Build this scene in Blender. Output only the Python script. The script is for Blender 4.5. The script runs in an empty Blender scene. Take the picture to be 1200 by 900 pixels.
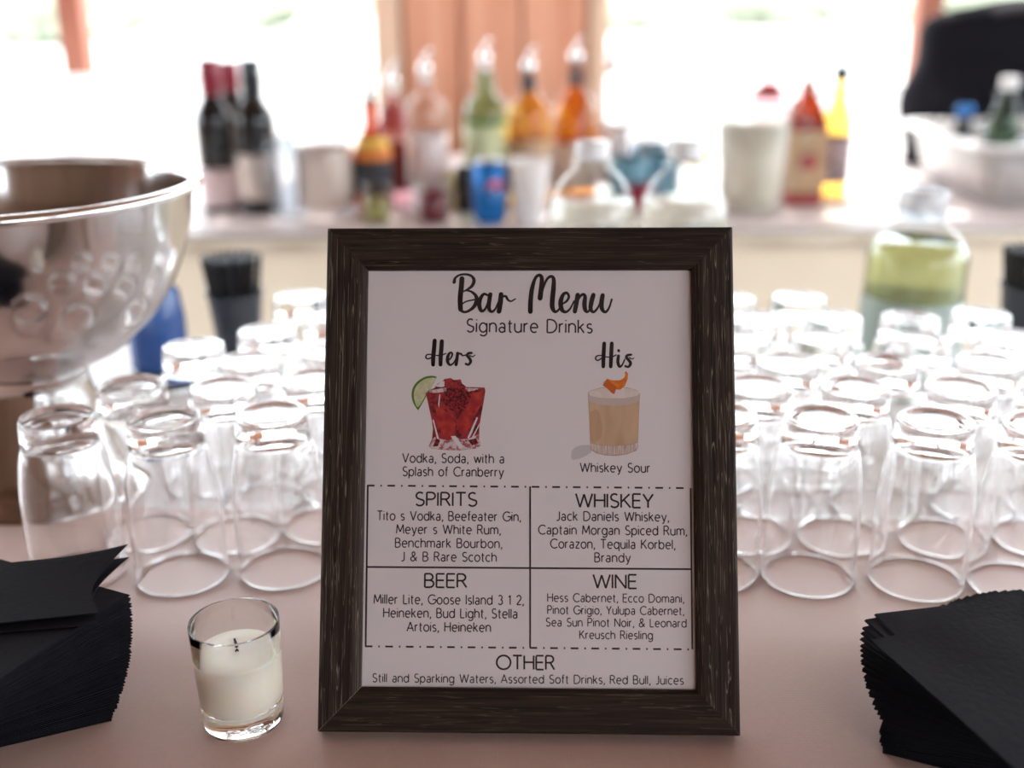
import bpy, bmesh, math, random
from mathutils import Vector, Matrix
random.seed(7)
R = math.radians
C = bpy.context.scene.collection
SC = bpy.context.scene

# ------------------------------------------------------------------ camera, world, sun, exposure
CAM_F, CAM_PITCH, CAM_ROLL, CAM_H = 1291.0, R(19.72), R(-0.53), 0.42
cam = bpy.data.cameras.new('camera')
cam.sensor_width = 36.0
cam.lens = 36.0 * CAM_F / 1200.0
cam.clip_start = 0.01
cam.clip_end = 300
cam.dof.use_dof = True
cam.dof.focus_distance = 0.672
cam.dof.aperture_fstop = cam.lens / 13.5
cam_o = bpy.data.objects.new('camera', cam)
cam_o.matrix_world = Matrix.Translation((0, 0, CAM_H)) @ Matrix.Rotation(R(90) - CAM_PITCH, 4, 'X') @ Matrix.Rotation(CAM_ROLL, 4, 'Z')
C.objects.link(cam_o)
SC.camera = cam_o

world = bpy.data.worlds.new('sky')
SC.world = world
world.use_nodes = True
bg = world.node_tree.nodes['Background']
bg.inputs[0].default_value = (0.84, 0.93, 1.0, 1)
bg.inputs[1].default_value = 3.0

sun = bpy.data.lights.new('sun', 'SUN')
sun.energy = 4.0
sun.angle = R(1.0)
sun.color = (1.0, 0.95, 0.88)
sun_o = bpy.data.objects.new('sun', sun)
sun_o.rotation_euler = (R(-33), 0, R(-10))
C.objects.link(sun_o)

SC.view_settings.view_transform = 'Standard'
SC.view_settings.look = 'None'
SC.view_settings.gamma = 1.0
SC.view_settings.exposure = 1.3
SC.view_settings.use_curve_mapping = False
SC.cycles.max_bounces = 32
SC.cycles.transmission_bounces = 32
SC.cycles.glossy_bounces = 8
SC.cycles.diffuse_bounces = 4
SC.cycles.transparent_max_bounces = 32
SC.cycles.sample_clamp_indirect = 8.0
SC.cycles.caustics_refractive = True
SC.cycles.caustics_reflective = True
SC.cycles.blur_glossy = 0.0

# ------------------------------------------------------------------ measuring helpers
def ray(px, py):
    dx, dy = px - 600, py - 450
    c, s = math.cos(CAM_ROLL), math.sin(CAM_ROLL)
    x = c * dx + s * dy
    up = -(-s * dx + c * dy) / CAM_F
    return Vector((x / CAM_F, math.cos(CAM_PITCH) + up * math.sin(CAM_PITCH), -math.sin(CAM_PITCH) + up * math.cos(CAM_PITCH)))
def G(px, py, z=0.0):                    # the point of the level at height z
    r = ray(px, py); t = (z - CAM_H) / r.z
    return Vector((0, 0, CAM_H)) + r * t
def AT(px, py, Y):                       # the point at depth Y
    r = ray(px, py); return Vector((0, 0, CAM_H)) + r * (Y / r.y)

# ------------------------------------------------------------------ materials
def mat(name, col=(.8, .8, .8), rough=.5, metal=0, trans=0, ior=1.45, sss=0, emit=None, spec=.5, bump=None, noise=None, alpha=1, coat=0, sheen=0):
    m = bpy.data.materials.new(name); m.use_nodes = True
    nt = m.node_tree; b = nt.nodes['Principled BSDF']
    b.inputs['Base Color'].default_value = (*col, 1)
    b.inputs['Roughness'].default_value = rough
    b.inputs['Metallic'].default_value = metal
    b.inputs['Transmission Weight'].default_value = trans
    b.inputs['IOR'].default_value = ior
    b.inputs['Specular IOR Level'].default_value = spec
    b.inputs['Coat Weight'].default_value = coat
    b.inputs['Sheen Weight'].default_value = sheen
    if sss:
        b.inputs['Subsurface Weight'].default_value = sss
        b.inputs['Subsurface Radius'].default_value = (.02, .015, .01)
        b.inputs['Subsurface Scale'].default_value = .5
    tc = nt.nodes.new('ShaderNodeTexCoord')
    if noise:                             # (scale, amount)
        n = nt.nodes.new('ShaderNodeTexNoise'); n.inputs['Scale'].default_value = noise[0]; n.inputs['Detail'].default_value = 4
        nt.links.new(tc.outputs['Object'], n.inputs['Vector'])
        mx = nt.nodes.new('ShaderNodeMix'); mx.data_type = 'RGBA'
        k = noise[1]
        mx.inputs[6].default_value = (*[c * (1 - k) for c in col], 1)
        mx.inputs[7].default_value = (*[min(1, c * (1 + k)) for c in col], 1)
        nt.links.new(n.outputs['Fac'], mx.inputs[0]); nt.links.new(mx.outputs[2], b.inputs['Base Color'])
    if bump:                              # (scale, strength, distance)
        n = nt.nodes.new('ShaderNodeTexNoise'); n.inputs['Scale'].default_value = bump[0]; n.inputs['Detail'].default_value = 3
        nt.links.new(tc.outputs['Object'], n.inputs['Vector'])
        bp = nt.nodes.new('ShaderNodeBump'); bp.inputs['Strength'].default_value = bump[1]; bp.inputs['Distance'].default_value = bump[2]
        nt.links.new(n.outputs['Fac'], bp.inputs['Height']); nt.links.new(bp.outputs['Normal'], b.inputs['Normal'])
    return m

def cloth_mat(name, col, scale=1400, strength=.25, translucent=0, rough=.85, spec=.25):
    m = mat(name, col, rough, spec=spec, sheen=.15)
    nt = m.node_tree; b = nt.nodes['Principled BSDF']
    tc = nt.nodes.new('ShaderNodeTexCoord')
    ws = []
    for d in ('X', 'Y'):
        w = nt.nodes.new('ShaderNodeTexWave'); w.bands_direction = d; w.inputs['Scale'].default_value = scale / 6.283
        w.inputs['Distortion'].default_value = .6; w.inputs['Detail'].default_value = 1
        nt.links.new(tc.outputs['Object'], w.inputs['Vector']); ws.append(w)
    ad = nt.nodes.new('ShaderNodeMath'); ad.operation = 'ADD'
    nt.links.new(ws[0].outputs['Fac'], ad.inputs[0]); nt.links.new(ws[1].outputs['Fac'], ad.inputs[1])
    bp = nt.nodes.new('ShaderNodeBump'); bp.inputs['Strength'].default_value = strength; bp.inputs['Distance'].default_value = .0003
    nt.links.new(ad.outputs[0], bp.inputs['Height']); nt.links.new(bp.outputs['Normal'], b.inputs['Normal'])
    n = nt.nodes.new('ShaderNodeTexNoise'); n.inputs['Scale'].default_value = 260; n.inputs['Detail'].default_value = 3
    nt.links.new(tc.outputs['Object'], n.inputs['Vector'])
    mx = nt.nodes.new('ShaderNodeMix'); mx.data_type = 'RGBA'
    mx.inputs[6].default_value = (*[c * .93 for c in col], 1); mx.inputs[7].default_value = (*[min(1, c * 1.05) for c in col], 1)
    nt.links.new(n.outputs['Fac'], mx.inputs[0]); nt.links.new(mx.outputs[2], b.inputs['Base Color'])
    if translucent:
        out = nt.nodes['Material Output']
        t = nt.nodes.new('ShaderNodeBsdfTranslucent'); t.inputs[0].default_value = (*col, 1)
        ms = nt.nodes.new('ShaderNodeMixShader'); ms.inputs[0].default_value = translucent
        nt.links.new(b.outputs[0], ms.inputs[1]); nt.links.new(t.outputs[0], ms.inputs[2]); nt.links.new(ms.outputs[0], out.inputs[0])
    return m

def wood_mat(name, dark, light, along='X', sc=1.0, rough=.6, scratch=None, bump=.4):
    m = mat(name, dark, rough, spec=.4)
    nt = m.node_tree; b = nt.nodes['Principled BSDF']; b.inputs['Specular IOR Level'].default_value = .22
    tc = nt.nodes.new('ShaderNodeTexCoord'); mp = nt.nodes.new('ShaderNodeMapping')
    s = {'X': (9, 260, 260), 'Y': (260, 9, 260), 'Z': (260, 260, 9)}[along]
    mp.inputs['Scale'].default_value = [k * sc for k in s]
    nt.links.new(tc.outputs['Object'], mp.inputs['Vector'])
    n = nt.nodes.new('ShaderNodeTexNoise'); n.inputs['Scale'].default_value = 1; n.inputs['Detail'].default_value = 6; n.inputs['Distortion'].default_value = .8
    nt.links.new(mp.outputs[0], n.inputs['Vector'])
    cr = nt.nodes.new('ShaderNodeValToRGB')
    cr.color_ramp.elements[0].position = .3; cr.color_ramp.elements[0].color = (*dark, 1)
    cr.color_ramp.elements[1].position = .72; cr.color_ramp.elements[1].color = (*light, 1)
    nt.links.new(n.outputs['Fac'], cr.inputs[0])
    last = cr.outputs[0]
    if scratch:                           # pale filled pores following a wavy grain
        mp2 = nt.nodes.new('ShaderNodeMapping')
        s2 = {'X': (7, 300, 300), 'Y': (300, 7, 300), 'Z': (300, 300, 7)}[along]
        mp2.inputs['Scale'].default_value = s2
        nt.links.new(tc.outputs['Object'], mp2.inputs['Vector'])
        v = nt.nodes.new('ShaderNodeTexNoise'); v.inputs['Scale'].default_value = 1; v.inputs['Detail'].default_value = 2; v.inputs['Distortion'].default_value = 1.6
        nt.links.new(mp2.outputs[0], v.inputs['Vector'])
        c2 = nt.nodes.new('ShaderNodeValToRGB')
        e = c2.color_ramp.elements
        e[0].position = .495; e[0].color = (0, 0, 0, 1); e[1].position = .53; e[1].color = (0, 0, 0, 1)
        k = c2.color_ramp.elements.new(.512); k.color = (1, 1, 1, 1)
        nt.links.new(v.outputs['Fac'], c2.inputs[0])
        g = nt.nodes.new('ShaderNodeTexNoise'); g.inputs['Scale'].default_value = 45
        nt.links.new(tc.outputs['Object'], g.inputs['Vector'])
        mu = nt.nodes.new('ShaderNodeMath'); mu.operation = 'MULTIPLY'
        nt.links.new(c2.outputs[0], mu.inputs[0]); nt.links.new(g.outputs['Fac'], mu.inputs[1])
        mx = nt.nodes.new('ShaderNodeMix'); mx.data_type = 'RGBA'
        nt.links.new(mu.outputs[0], mx.inputs[0]); nt.links.new(last, mx.inputs[6]); mx.inputs[7].default_value = (*scratch, 1)
        last = mx.outputs[2]
    nt.links.new(last, b.inputs['Base Color'])
    bp = nt.nodes.new('ShaderNodeBump'); bp.inputs['Strength'].default_value = bump; bp.inputs['Distance'].default_value = .0006
    nt.links.new(n.outputs['Fac'], bp.inputs['Height']); nt.links.new(bp.outputs['Normal'], b.inputs['Normal'])
    return m

def pane_mat(name, tint=(1, 1, 1), ior=1.45, rough=.0):
    m = bpy.data.materials.new(name); m.use_nodes = True; nt = m.node_tree
    for n in list(nt.nodes): nt.nodes.remove(n)
    out = nt.nodes.new('ShaderNodeOutputMaterial'); t = nt.nodes.new('ShaderNodeBsdfTransparent'); t.inputs[0].default_value = (*tint, 1)
    g = nt.nodes.new('ShaderNodeBsdfGlossy'); g.inputs['Roughness'].default_value = rough
    f = nt.nodes.new('ShaderNodeFresnel'); f.inputs[0].default_value = ior
    ms = nt.nodes.new('ShaderNodeMixShader')
    ge = nt.nodes.new('ShaderNodeNewGeometry'); mr = nt.nodes.new('ShaderNodeMapRange')
    mr.inputs['To Min'].default_value = ior; mr.inputs['To Max'].default_value = 1 / ior
    nt.links.new(ge.outputs['Backfacing'], mr.inputs['Value']); nt.links.new(mr.outputs[0], f.inputs[0])
    nt.links.new(f.outputs[0], ms.inputs[0]); nt.links.new(t.outputs[0], ms.inputs[1]); nt.links.new(g.outputs[0], ms.inputs[2]); nt.links.new(ms.outputs[0], out.inputs[0])
    return m

M = dict(
    mug=pane_mat('thick_clear_glass', (.84, .86, .88), 1.6, .05),
    bush=mat('bush_leaves', (.36, .38, .29), .8, noise=(3, .4), spec=.1),
    chilled=pane_mat('grey_green_bottle_glass', (.40, .50, .40), 1.5, .05),
    blush=cloth_mat('blush_cloth', (.62, .425, .365), rough=.45, spec=.6),
    blush_far=cloth_mat('blush_cloth_in_blue_light', (.74, .66, .65), 700, rough=.45, spec=.6),  # the bar's blush cloth again, with bluish light mixed into its colour
    cream=cloth_mat('cream_drape', (.97, .90, .77), 500, .2, .75),
    sheer=cloth_mat('white_sheer', (.80, .80, .79), 400, .1, .5),
    laminate=mat('pale_laminate', (.70, .66, .65), .3, noise=(30, .05)),
    glass=mat('clear_glass', (1, 1, 1), 0, trans=1, ior=1.5),
    votive=mat('votive_glass', (.98, 1, .99), .01, trans=1, ior=1.5),
    pane=pane_mat('picture_glass', (.97, .97, .97), 1.45, .03),
    shell=pane_mat('clear_plastic', (.95, .97, .97), 1.5, .04),
    wax=mat('ivory_wax', (.93, .87, .78), .45, sss=.5, bump=(60, .1, .001)),
    wick=mat('burnt_wick', (.02, .015, .02), .9, bump=(900, .5, .0004)),
    napkin=mat('black_paper', (.0075, .0075, .0115), .75, spec=.16, bump=(220, .5, .0006)),
    napkin_edge=mat('black_paper_edge', (.016, .015, .018), .9, spec=.1, bump=(900, .5, .0005)),
    rail_h=wood_mat('dark_brown_wood_across', (.010, .006, .0045), (.036, .020, .014), 'X', 1.5, .75, (.13, .09, .06)),
    rail_v=wood_mat('dark_brown_wood_upright', (.011, .007, .006), (.042, .026, .019), 'Y', 1.5, .72, (.32, .26, .20)),
    board_back=mat('brown_hardboard', (.18, .11, .07), .8, noise=(200, .3)),
    paper=mat('menu_paper', (.82, .75, .75), .6, spec=.2, noise=(90, .015)),
    ink=mat('black_ink', (.008, .007, .009), .45),
    ink_thin=mat('soft_black_ink', (.012, .010, .012), .5),
    steel=mat('polished_steel', (.64, .62, .61), .12, metal=1, bump=(9, .04, .01)),
    steel_rim=mat('steel_rim', (.88, .88, .88), .16, metal=1),
    chrome=mat('chrome', (.92, .92, .92), .08, metal=1),
    straw=mat('black_straw', (.012, .012, .015), .35),
    smoke=mat('smoky_cup', (.10, .11, .13), .12, trans=.35, ior=1.2),
    blue=mat('cobalt_blue', (.01, .08, .32), .18, coat=.5),
    white=mat('white_plastic', (.86, .86, .86), .35),
    white_cup=mat('white_cup', (.90, .89, .87), .4, sss=.3),
    juice=mat('green_juice', (.74, .77, .38), .05, trans=.7, ior=1.33, noise=(12, .1)),
    water=mat('water_refraction_tint', (.97, .96, .93), .03, trans=.8, ior=1.33),  # clear water; the refracted cream skirt is mixed into its colour
    teal_label=mat('grey_teal_label', (.35, .42, .38), .5, noise=(14, .45)),
    darkglass=mat('black_bottle_glass', (.010, .012, .014), .08, coat=.4),
    red_foil=mat('dark_red_foil', (.30, .02, .045), .3, noise=(40, .2)),
    black_foil=mat('black_foil', (.03, .035, .045), .3),
    pink_label=mat('pale_pink_label', (.72, .58, .58), .6, noise=(60, .08)),
    beige_label=mat('beige_label', (.74, .64, .57), .6, noise=(60, .12)),
    dark_label=mat('charcoal_label', (.035, .04, .055), .5, noise=(50, .5)),
    greenglass=pane_mat('green_bottle_glass', (.60, .84, .64), 1.5, .05),
    green_label=mat('pale_green_label', (.62, .68, .42), .5, noise=(30, .15)),
    amber=pane_mat('amber_spirit', (.98, .62, .22), 1.5, .05),
    amber_dark=pane_mat('dark_amber_spirit', (.46, .16, .09), 1.5, .05),
    yellow=pane_mat('golden_spirit', (.99, .78, .32), 1.5, .05),
    clearspirit=pane_mat('clear_spirit', (.95, .95, .96), 1.6, .05),
    pinkspirit=pane_mat('pink_spirit', (.95, .70, .74), 1.5, .05),
    orange=mat('orange_wrap', (.85, .25, .05), .4, noise=(20, .3)),
    tan_label=mat('tan_label', (.46, .30, .17), .5, noise=(30, .12)),
    red_print=mat('red_print', (.36, .05, .045), .45),
    can_blue=mat('can_blue', (.01, .17, .52), .25, metal=.3),
    teal=mat('teal_blue', (.16, .36, .46), .3, noise=(15, .3)),
    lemonade=mat('pale_lemonade', (.92, .84, .70), .25, sss=.2, noise=(8, .05)),
    cherry=mat('dark_cherry', (.22, .01, .03), .3, bump=(70, .6, .006)),
    olive=mat('lime_wedges', (.42, .38, .10), .4, bump=(60, .6, .006), noise=(40, .3)),
    bag=mat('black_nylon', (.008, .008, .012), .8, spec=.12, bump=(14, .5, .01)),
    tub=mat('frosted_tub', (.62, .60, .58), .25, trans=.25, noise=(20, .2)),
    tub_rim=mat('white_tub_rim', (.93, .93, .93), .3),
    ice=mat('ice', (.97, .98, 1), .08, trans=.9, ior=1.31, bump=(60, .5, .003)),
    pine=wood_mat('salmon_board', (.58, .27, .17), (.74, .41, .28), 'Z', .12, .6),
    pine_tan=wood_mat('tan_board', (.60, .42, .30), (.74, .55, .42), 'Z', .12, .6),
    post=wood_mat('red_brown_post', (.33, .12, .08), (.46, .20, .14), 'Z', .12, .6),
    ceiling=wood_mat('ceiling_wood', (.26, .15, .10), (.42, .27, .19), 'Y', .06, .6),
    wall=wood_mat('wall_wood', (.20, .11, .075), (.38, .23, .16), 'Z', .06, .6),
    floor=wood_mat('floor_wood', (.20, .14, .10), (.36, .27, .20), 'X', .05, .6),
    ground=mat('pale_gravel', (.40, .39, .36), .9, noise=(3, .1)),
    leaf=mat('sunlit_leaves', (.40, .48, .30), .7, noise=(2, .4)),
    bark=mat('bark', (.20, .14, .10), .9, noise=(6, .3)),
    fold_table=mat('grey_plastic', (.5, .5, .5), .5),
    leg_metal=mat('grey_leg', (.3, .3, .32), .4, metal=.8),
)

# ------------------------------------------------------------------ object helpers
def tag(o, label=None, cat=None, group=None, kind=None):
    if label: o['label'] = label
    if cat: o['category'] = cat
    if group: o['group'] = group
    if kind: o['kind'] = kind
    return o
def mesh_obj(name, verts, faces, m=None, parent=None, smooth=False, loc=None):
    me = bpy.data.meshes.new(name); me.from_pydata([tuple(v) for v in verts], [], faces); me.update()
    if m: me.materials.append(m)
    if smooth:
        for p in me.polygons: p.use_smooth = True
    o = bpy.data.objects.new(name, me); C.objects.link(o)
    if loc: o.location = loc
    if parent: o.parent = parent
    return o
def bm_obj(name, bm, m=None, parent=None, smooth=False, loc=None):
    me = bpy.data.meshes.new(name); bm.to_mesh(me); bm.free()
    if m: me.materials.append(m)
    if smooth:
        for p in me.polygons: p.use_smooth = True
    o = bpy.data.objects.new(name, me); C.objects.link(o)
    if loc: o.location = loc
    if parent: o.parent = parent
    return o
def empty(name, loc=(0, 0, 0), rz=0):
    o = bpy.data.objects.new(name, None); C.objects.link(o); o.location = loc; o.rotation_euler = (0, 0, rz); return o
def box_bm(x0, x1, y0, y1, z0, z1, bev=0, bm=None):
    bm = bm or bmesh.new()
    vs = [bm.verts.new((x, y, z)) for x in (x0, x1) for y in (y0, y1) for z in (z0, z1)]
    for f in ((0, 1, 3, 2), (4, 6, 7, 5), (0, 4, 5, 1), (2, 3, 7, 6), (0, 2, 6, 4), (1, 5, 7, 3)): bm.faces.new([vs[i] for i in f])
    if bev:
        bmesh.ops.bevel(bm, geom=bm.edges[:], offset=bev, segments=2, affect='EDGES')
    bmesh.ops.recalc_face_normals(bm, faces=bm.faces[:])
    return bm
def box(name, x0, x1, y0, y1, z0, z1, m, parent=None, bev=0):
    return bm_obj(name, box_bm(x0, x1, y0, y1, z0, z1, bev), m, parent)
def lathe_bm(prof, seg=40, closed=False, cx=0, cy=0, bm=None):
    """prof = (r, z) list; r 0 closes to an axis point; closed joins the last ring to the first."""
    bm = bm or bmesh.new(); rings = []
    for r, z in prof:
        if r < 1e-7: rings.append([bm.verts.new((cx, cy, z))])
        else: rings.append([bm.verts.new((cx + r * math.cos(2 * math.pi * i / seg), cy + r * math.sin(2 * math.pi * i / seg), z)) for i in range(seg)])
    n = len(rings)
    for k in range(n if closed else n - 1):
        a, b = rings[k], rings[(k + 1) % n]
        for i in range(seg):
            j = (i + 1) % seg
            if len(a) == 1 and len(b) == 1: break
            if len(a) == 1: bm.faces.new((a[0], b[j], b[i]))
            elif len(b) == 1: bm.faces.new((a[i], a[j], b[0]))
            else: bm.faces.new((a[i], a[j], b[j], b[i]))
    bmesh.ops.recalc_face_normals(bm, faces=bm.faces[:])
    return bm
def lathe(name, prof, m, parent=None, seg=40, closed=False, loc=None, smooth=True):
    return bm_obj(name, lathe_bm(prof, seg, closed), m, parent, smooth, loc)
def smooth_prof(pts, n=4):
    out = []
    P = [pts[0]] + list(pts) + [pts[-1]]
    for i in range(1, len(P) - 2):
        p0, p1, p2, p3 = P[i - 1:i + 3]
        for k in range(n):
            t = k / n
            out.append(tuple(.5 * ((2 * p1[j]) + (-p0[j] + p2[j]) * t + (2 * p0[j] - 5 * p1[j] + 4 * p2[j] - p3[j]) * t * t + (-p0[j] + 3 * p1[j] - 3 * p2[j] + p3[j]) * t ** 3) for j in range(len(p1))))
    out.append(tuple(pts[-1])); return out
def tube_bm(path, rad, seg=8, bm=None):
    bm = bm or bmesh.new(); rings = []
    n = len(path); P = [Vector(p) for p in path]
    for i, p in enumerate(P):
        d = (P[min(i + 1, n - 1)] - P[max(i - 1, 0)]).normalized()
        a = d.orthogonal().normalized() if i == 0 else (prev - d * prev.dot(d)).normalized()
        prev = a; b = d.cross(a)
        r = rad[i] if isinstance(rad, (list, tuple)) else rad
        rings.append([bm.verts.new(p + (a * math.cos(2 * math.pi * k / seg) + b * math.sin(2 * math.pi * k / seg)) * r) for k in range(seg)])
    for i in range(n - 1):
        for k in range(seg):
            j = (k + 1) % seg
            bm.faces.new((rings[i][k], rings[i][j], rings[i + 1][j], rings[i + 1][k]))
    bm.faces.new(rings[0][::-1]); bm.faces.new(rings[-1])
    return bm
def copy_tree(o, parent=None):
    c = o.copy(); C.objects.link(c); c.parent = parent
    for ch in o.children: copy_tree(ch, c)
    return c

# ------------------------------------------------------------------ the setting
FZ = -1.05
def struct(o): o['kind'] = 'structure'; return o
struct(box('floor', -3.6, 3.6, -2.6, 3.9, FZ - .06, FZ, M['floor']))
ceil = struct(box('ceiling', -3.6, 3.6, -2.6, 3.1, 1.55, 1.62, M['ceiling']))
for i in range(10):
    bm_obj('beam', box_bm(-3.5, 3.5, -.05, .05, 1.41, 1.55), M['wall'], ceil, loc=(0, -2.2 + i * .6, 0))
wr = struct(empty('wall_rear', (0, -2.65, 0)))
box('wall_panel', -3.6, 3.6, -.05, .05, FZ, .0, M['wall'], wr)
box('wall_panel', -3.6, 3.6, -.05, .05, 1.15, 1.55, M['wall'], wr)
for x_, w_ in ((-1.35, 4.5), (3.4, .4)):
    box('wall_panel', x_ - w_ / 2, x_ + w_ / 2, -.05, .05, .0, 1.15, M['wall'], wr)
for x_ in (.95, 2.05, 3.15):
    box('post', x_ - .05, x_ + .05, -.07, .07, .0, 1.15, M['post'], wr)
for nm, sx in (('wall_left', -1), ('wall_right', 1)):
    w = struct(empty(nm, (sx * 3.55, 0, 0)))
    box('wall_panel', -.05, .05, -2.6, 3.4, FZ, -.05, M['wall'], w)
    box('sill', -.07, .07, -2.6, 3.4, -.05, -.02, M['post'], w)
    if sx < 0: box('wall_panel', -.05, .05, -2.6, .6, -.05, 1.55, M['wall'], w)
    for i in range(6):
        y = -2.55 + i * 1.18
        box('post', -.06, .06, y, y + .12, -.02, 1.55, M['post'], w)
# rear side of the bar area: board pier between two open bays, posts further out
p0 = AT(440, 100, 3.3).x; p1 = AT(712, 100, 3.3).x
pier = struct(empty('wall_back', (0, 3.3, 0)))
M['gap'] = mat('dark_joint', (.34, .12, .07), .9)
cuts = [440, 474, 541, 612, 688, 712]
for i in range(5):
    a = AT(cuts[i], 100, 3.3).x; b = AT(cuts[i + 1], 100, 3.3).x
    tanb = i in (0, 4)
    box('board', a + .004, b - .004, -.012 if not tanb else -.03, .02, FZ, 1.55, M['pine_tan'] if tanb else M['pine'], pier, .004)
box('backing', p0, p1, .02, .06, FZ, 1.55, M['gap'], pier)
n = 0
for px, w in ((93, .072), (1080, .07), (-330, .09), (1420, .09)):
    x = AT(px, 60, 3.35).x; n += 1
    struct(box('trim_%d' % n, x - w / 2, x + w / 2, 3.3, 3.38, FZ, 1.55, M['post'], bev=.004))
# translucent curtains added low across both bays to blow them out white
def drape(name, x0, x1, y, z0, z1, m, amp, wl, top_sag=0, parent=None):
    nx = max(8, int((x1 - x0) / wl * 10)); nz = 6; vs = []; fs = []
    for j in range(nz + 1):
        for i in range(nx + 1):
            x = x0 + (x1 - x0) * i / nx; t = j / nz
            vs.append((x, y + amp * (1 - .6 * t) * math.sin(x / wl * 6.283 + 1.3 * math.sin(x * 3)), z0 + (z1 - z0) * t))
    for j in range(nz):
        for i in range(nx):
            a = j * (nx + 1) + i; fs.append((a, a + 1, a + nx + 2, a + nx + 1))
    return mesh_obj(name, vs, fs, m, parent, True)
zc = AT(90, 92, 3.2).z
for x0, x1, lb in ((-3.4, p0 - .03, 'translucent white half curtain added to whiten the open bay behind the steel bowl'), (p1 + .03, 3.4, 'translucent white half curtain added to whiten the open bay behind the pitcher')):
    cu = drape('added_half_curtain', x0, x1, 3.22, FZ + .03, zc if x0 < 0 else AT(1080, 60, 3.2).z - .1, M['sheer'], .02, .25)
    tag(cu, lb, 'curtain')
    rod = bm_obj('added_curtain_rod', tube_bm([(x0, 3.22, cu.data.vertices[-1].co.z), (x1, 3.22, cu.data.vertices[-1].co.z)], .008), M['tub_rim'], cu)
# outdoors
struct(mesh_obj('ground', [(-90, 3.8, FZ - .08), (90, 3.8, FZ - .08), (90, 120, FZ - .08), (-90, 120, FZ - .08)], [(0, 1, 2, 3)], M['ground']))
def tree(x, y, h, lb):
    t = empty('tree', (x, y, FZ - .08)); tag(t, lb, 'tree', 'trees beyond the open bays')
    bm = tube_bm([(0, 0, 0), (.1, 0, h * .3), (0, .1, h * .6)], [.35, .28, .15], 10); bm_obj('trunk', bm, M['bark'], t)
    bm = bmesh.new(); rr = random.Random(int(x * 10))
    for k in range(26):
        c = Vector((rr.uniform(-1, 1) * h * .38, rr.uniform(-1, 1) * h * .25, h * rr.uniform(.06, .95)))
        mm = Matrix.Translation(c) @ Matrix.Diagonal((1, 1, .8, 1))
        g = bmesh.ops.create_icosphere(bm, subdivisions=2, radius=h * rr.uniform(.1, .17), matrix=mm)
        for v in g['verts']: v.co += Vector((rr.uniform(-1, 1), rr.uniform(-1, 1), rr.uniform(-1, 1))) * h * .018
    bm_obj('foliage', bm, M['leaf'], t)
tree(-19.5, 48, 9, 'pale green tree far outside beyond the left wooden post')
tree(-12.5, 55, 8, 'pale green tree far outside above the wine bottles')
tree(9.0, 50, 8, 'pale green tree far outside beyond the pitcher')
tree(24, 46, 9, 'pale green tree far outside beyond the black bag')
def bush(px, Y, w, lb):
    p = AT(px, 10, Y); t = empty('bush', (p.x, Y, FZ - .08)); tag(t, lb, 'bush', 'bushes far outside')
    bm = bmesh.new(); rr = random.Random(px)
    for k in range(16):
        mm = Matrix.Translation(Vector((rr.uniform(-.5, .5) * w, rr.uniform(-.5, .5), rr.uniform(.4, 1.5)))) @ Matrix.Diagonal((1.2, 1, .9, 1))
        g = bmesh.ops.create_icosphere(bm, subdivisions=2, radius=rr.uniform(.5, .8), matrix=mm)
        for v in g['verts']: v.co += Vector((rr.uniform(-1, 1), rr.uniform(-1, 1), rr.uniform(-1, 1))) * .07
    bm_obj('foliage', bm, M['bush'], t)
    bm_obj('stems', tube_bm([(0, 0, 0), (.05, 0, .9)], .06, 8), M['bark'], t)
for px, Y, w, lb in ((45, 36, 2.0, 'sunlit bush far outside left of the left wooden post'), (190, 42, 6.0, 'wide sunlit bush far outside right of the left wooden post'), (355, 46, 5.0, 'sunlit bush far outside above the square clear bottle'),
                     (765, 42, 4.0, 'sunlit bush far outside just right of the board pier'), (915, 46, 4.0, 'sunlit bush far outside above the pitcher'), (1140, 38, 4.0, 'sunlit bush far outside above the black bag')):
    bush(px, Y, w, lb)

# ------------------------------------------------------------------ the bar: laminate table, blush cloth
LZ = -.0015
tb = empty('bar_table', (0, 0, LZ)); tag(tb, 'long bar table with pale laminate top carrying glasses, bowl and menu', 'table')
BX, BY0, BY1 = 1.5, .28, 1.335
box('tabletop', -BX, BX, BY0, BY1, -.035, 0, M['laminate'], tb, .003)
for sx in (-1, 1):
    for y in (BY0 + .08, BY1 - .08):
        bm_obj('leg', tube_bm([(sx * (BX - .12), y, -.035), (sx * (BX - .12), y, FZ - LZ)], .016, 12), M['leg_metal'], tb)
a, b = G(0, 590), G(1200, 611)
def seam(x): return a.y + (b.y - a.y) * (x - a.x) / (b.x - a.x)
vs, fs = [], []
NX, rows = 60, [(BY0 - .012, FZ + .02), (BY0 - .012, -.02), (BY0 - .006, 0), (.45, 0), (.62, 0), ('s', 0), ('s2', -.0012)]
for yy, z in rows:
    for i in range(NX + 1):
        x = -BX - .01 + (2 * BX + .02) * i / NX
        y = seam(x) if yy == 's' else seam(x) + .0012 if yy == 's2' else yy
        if z < -.5: y -= .03 * (1 + math.sin(x * 17)); 
        vs.append((x, y, z))
for j in range(len(rows) - 1):
    for i in range(NX):
        q = j * (NX + 1) + i; fs.append((q, q + 1, q + NX + 2, q + NX + 1))
cl = mesh_obj('tablecloth', vs, fs, M['blush'], smooth=True)
cl.modifiers.new('s', 'SOLIDIFY').thickness = .0008; cl.modifiers['s'].offset = -1
tag(cl, 'dusty blush tablecloth over the front of the bar, under menu, candle and napkins', 'tablecloth')

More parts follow.
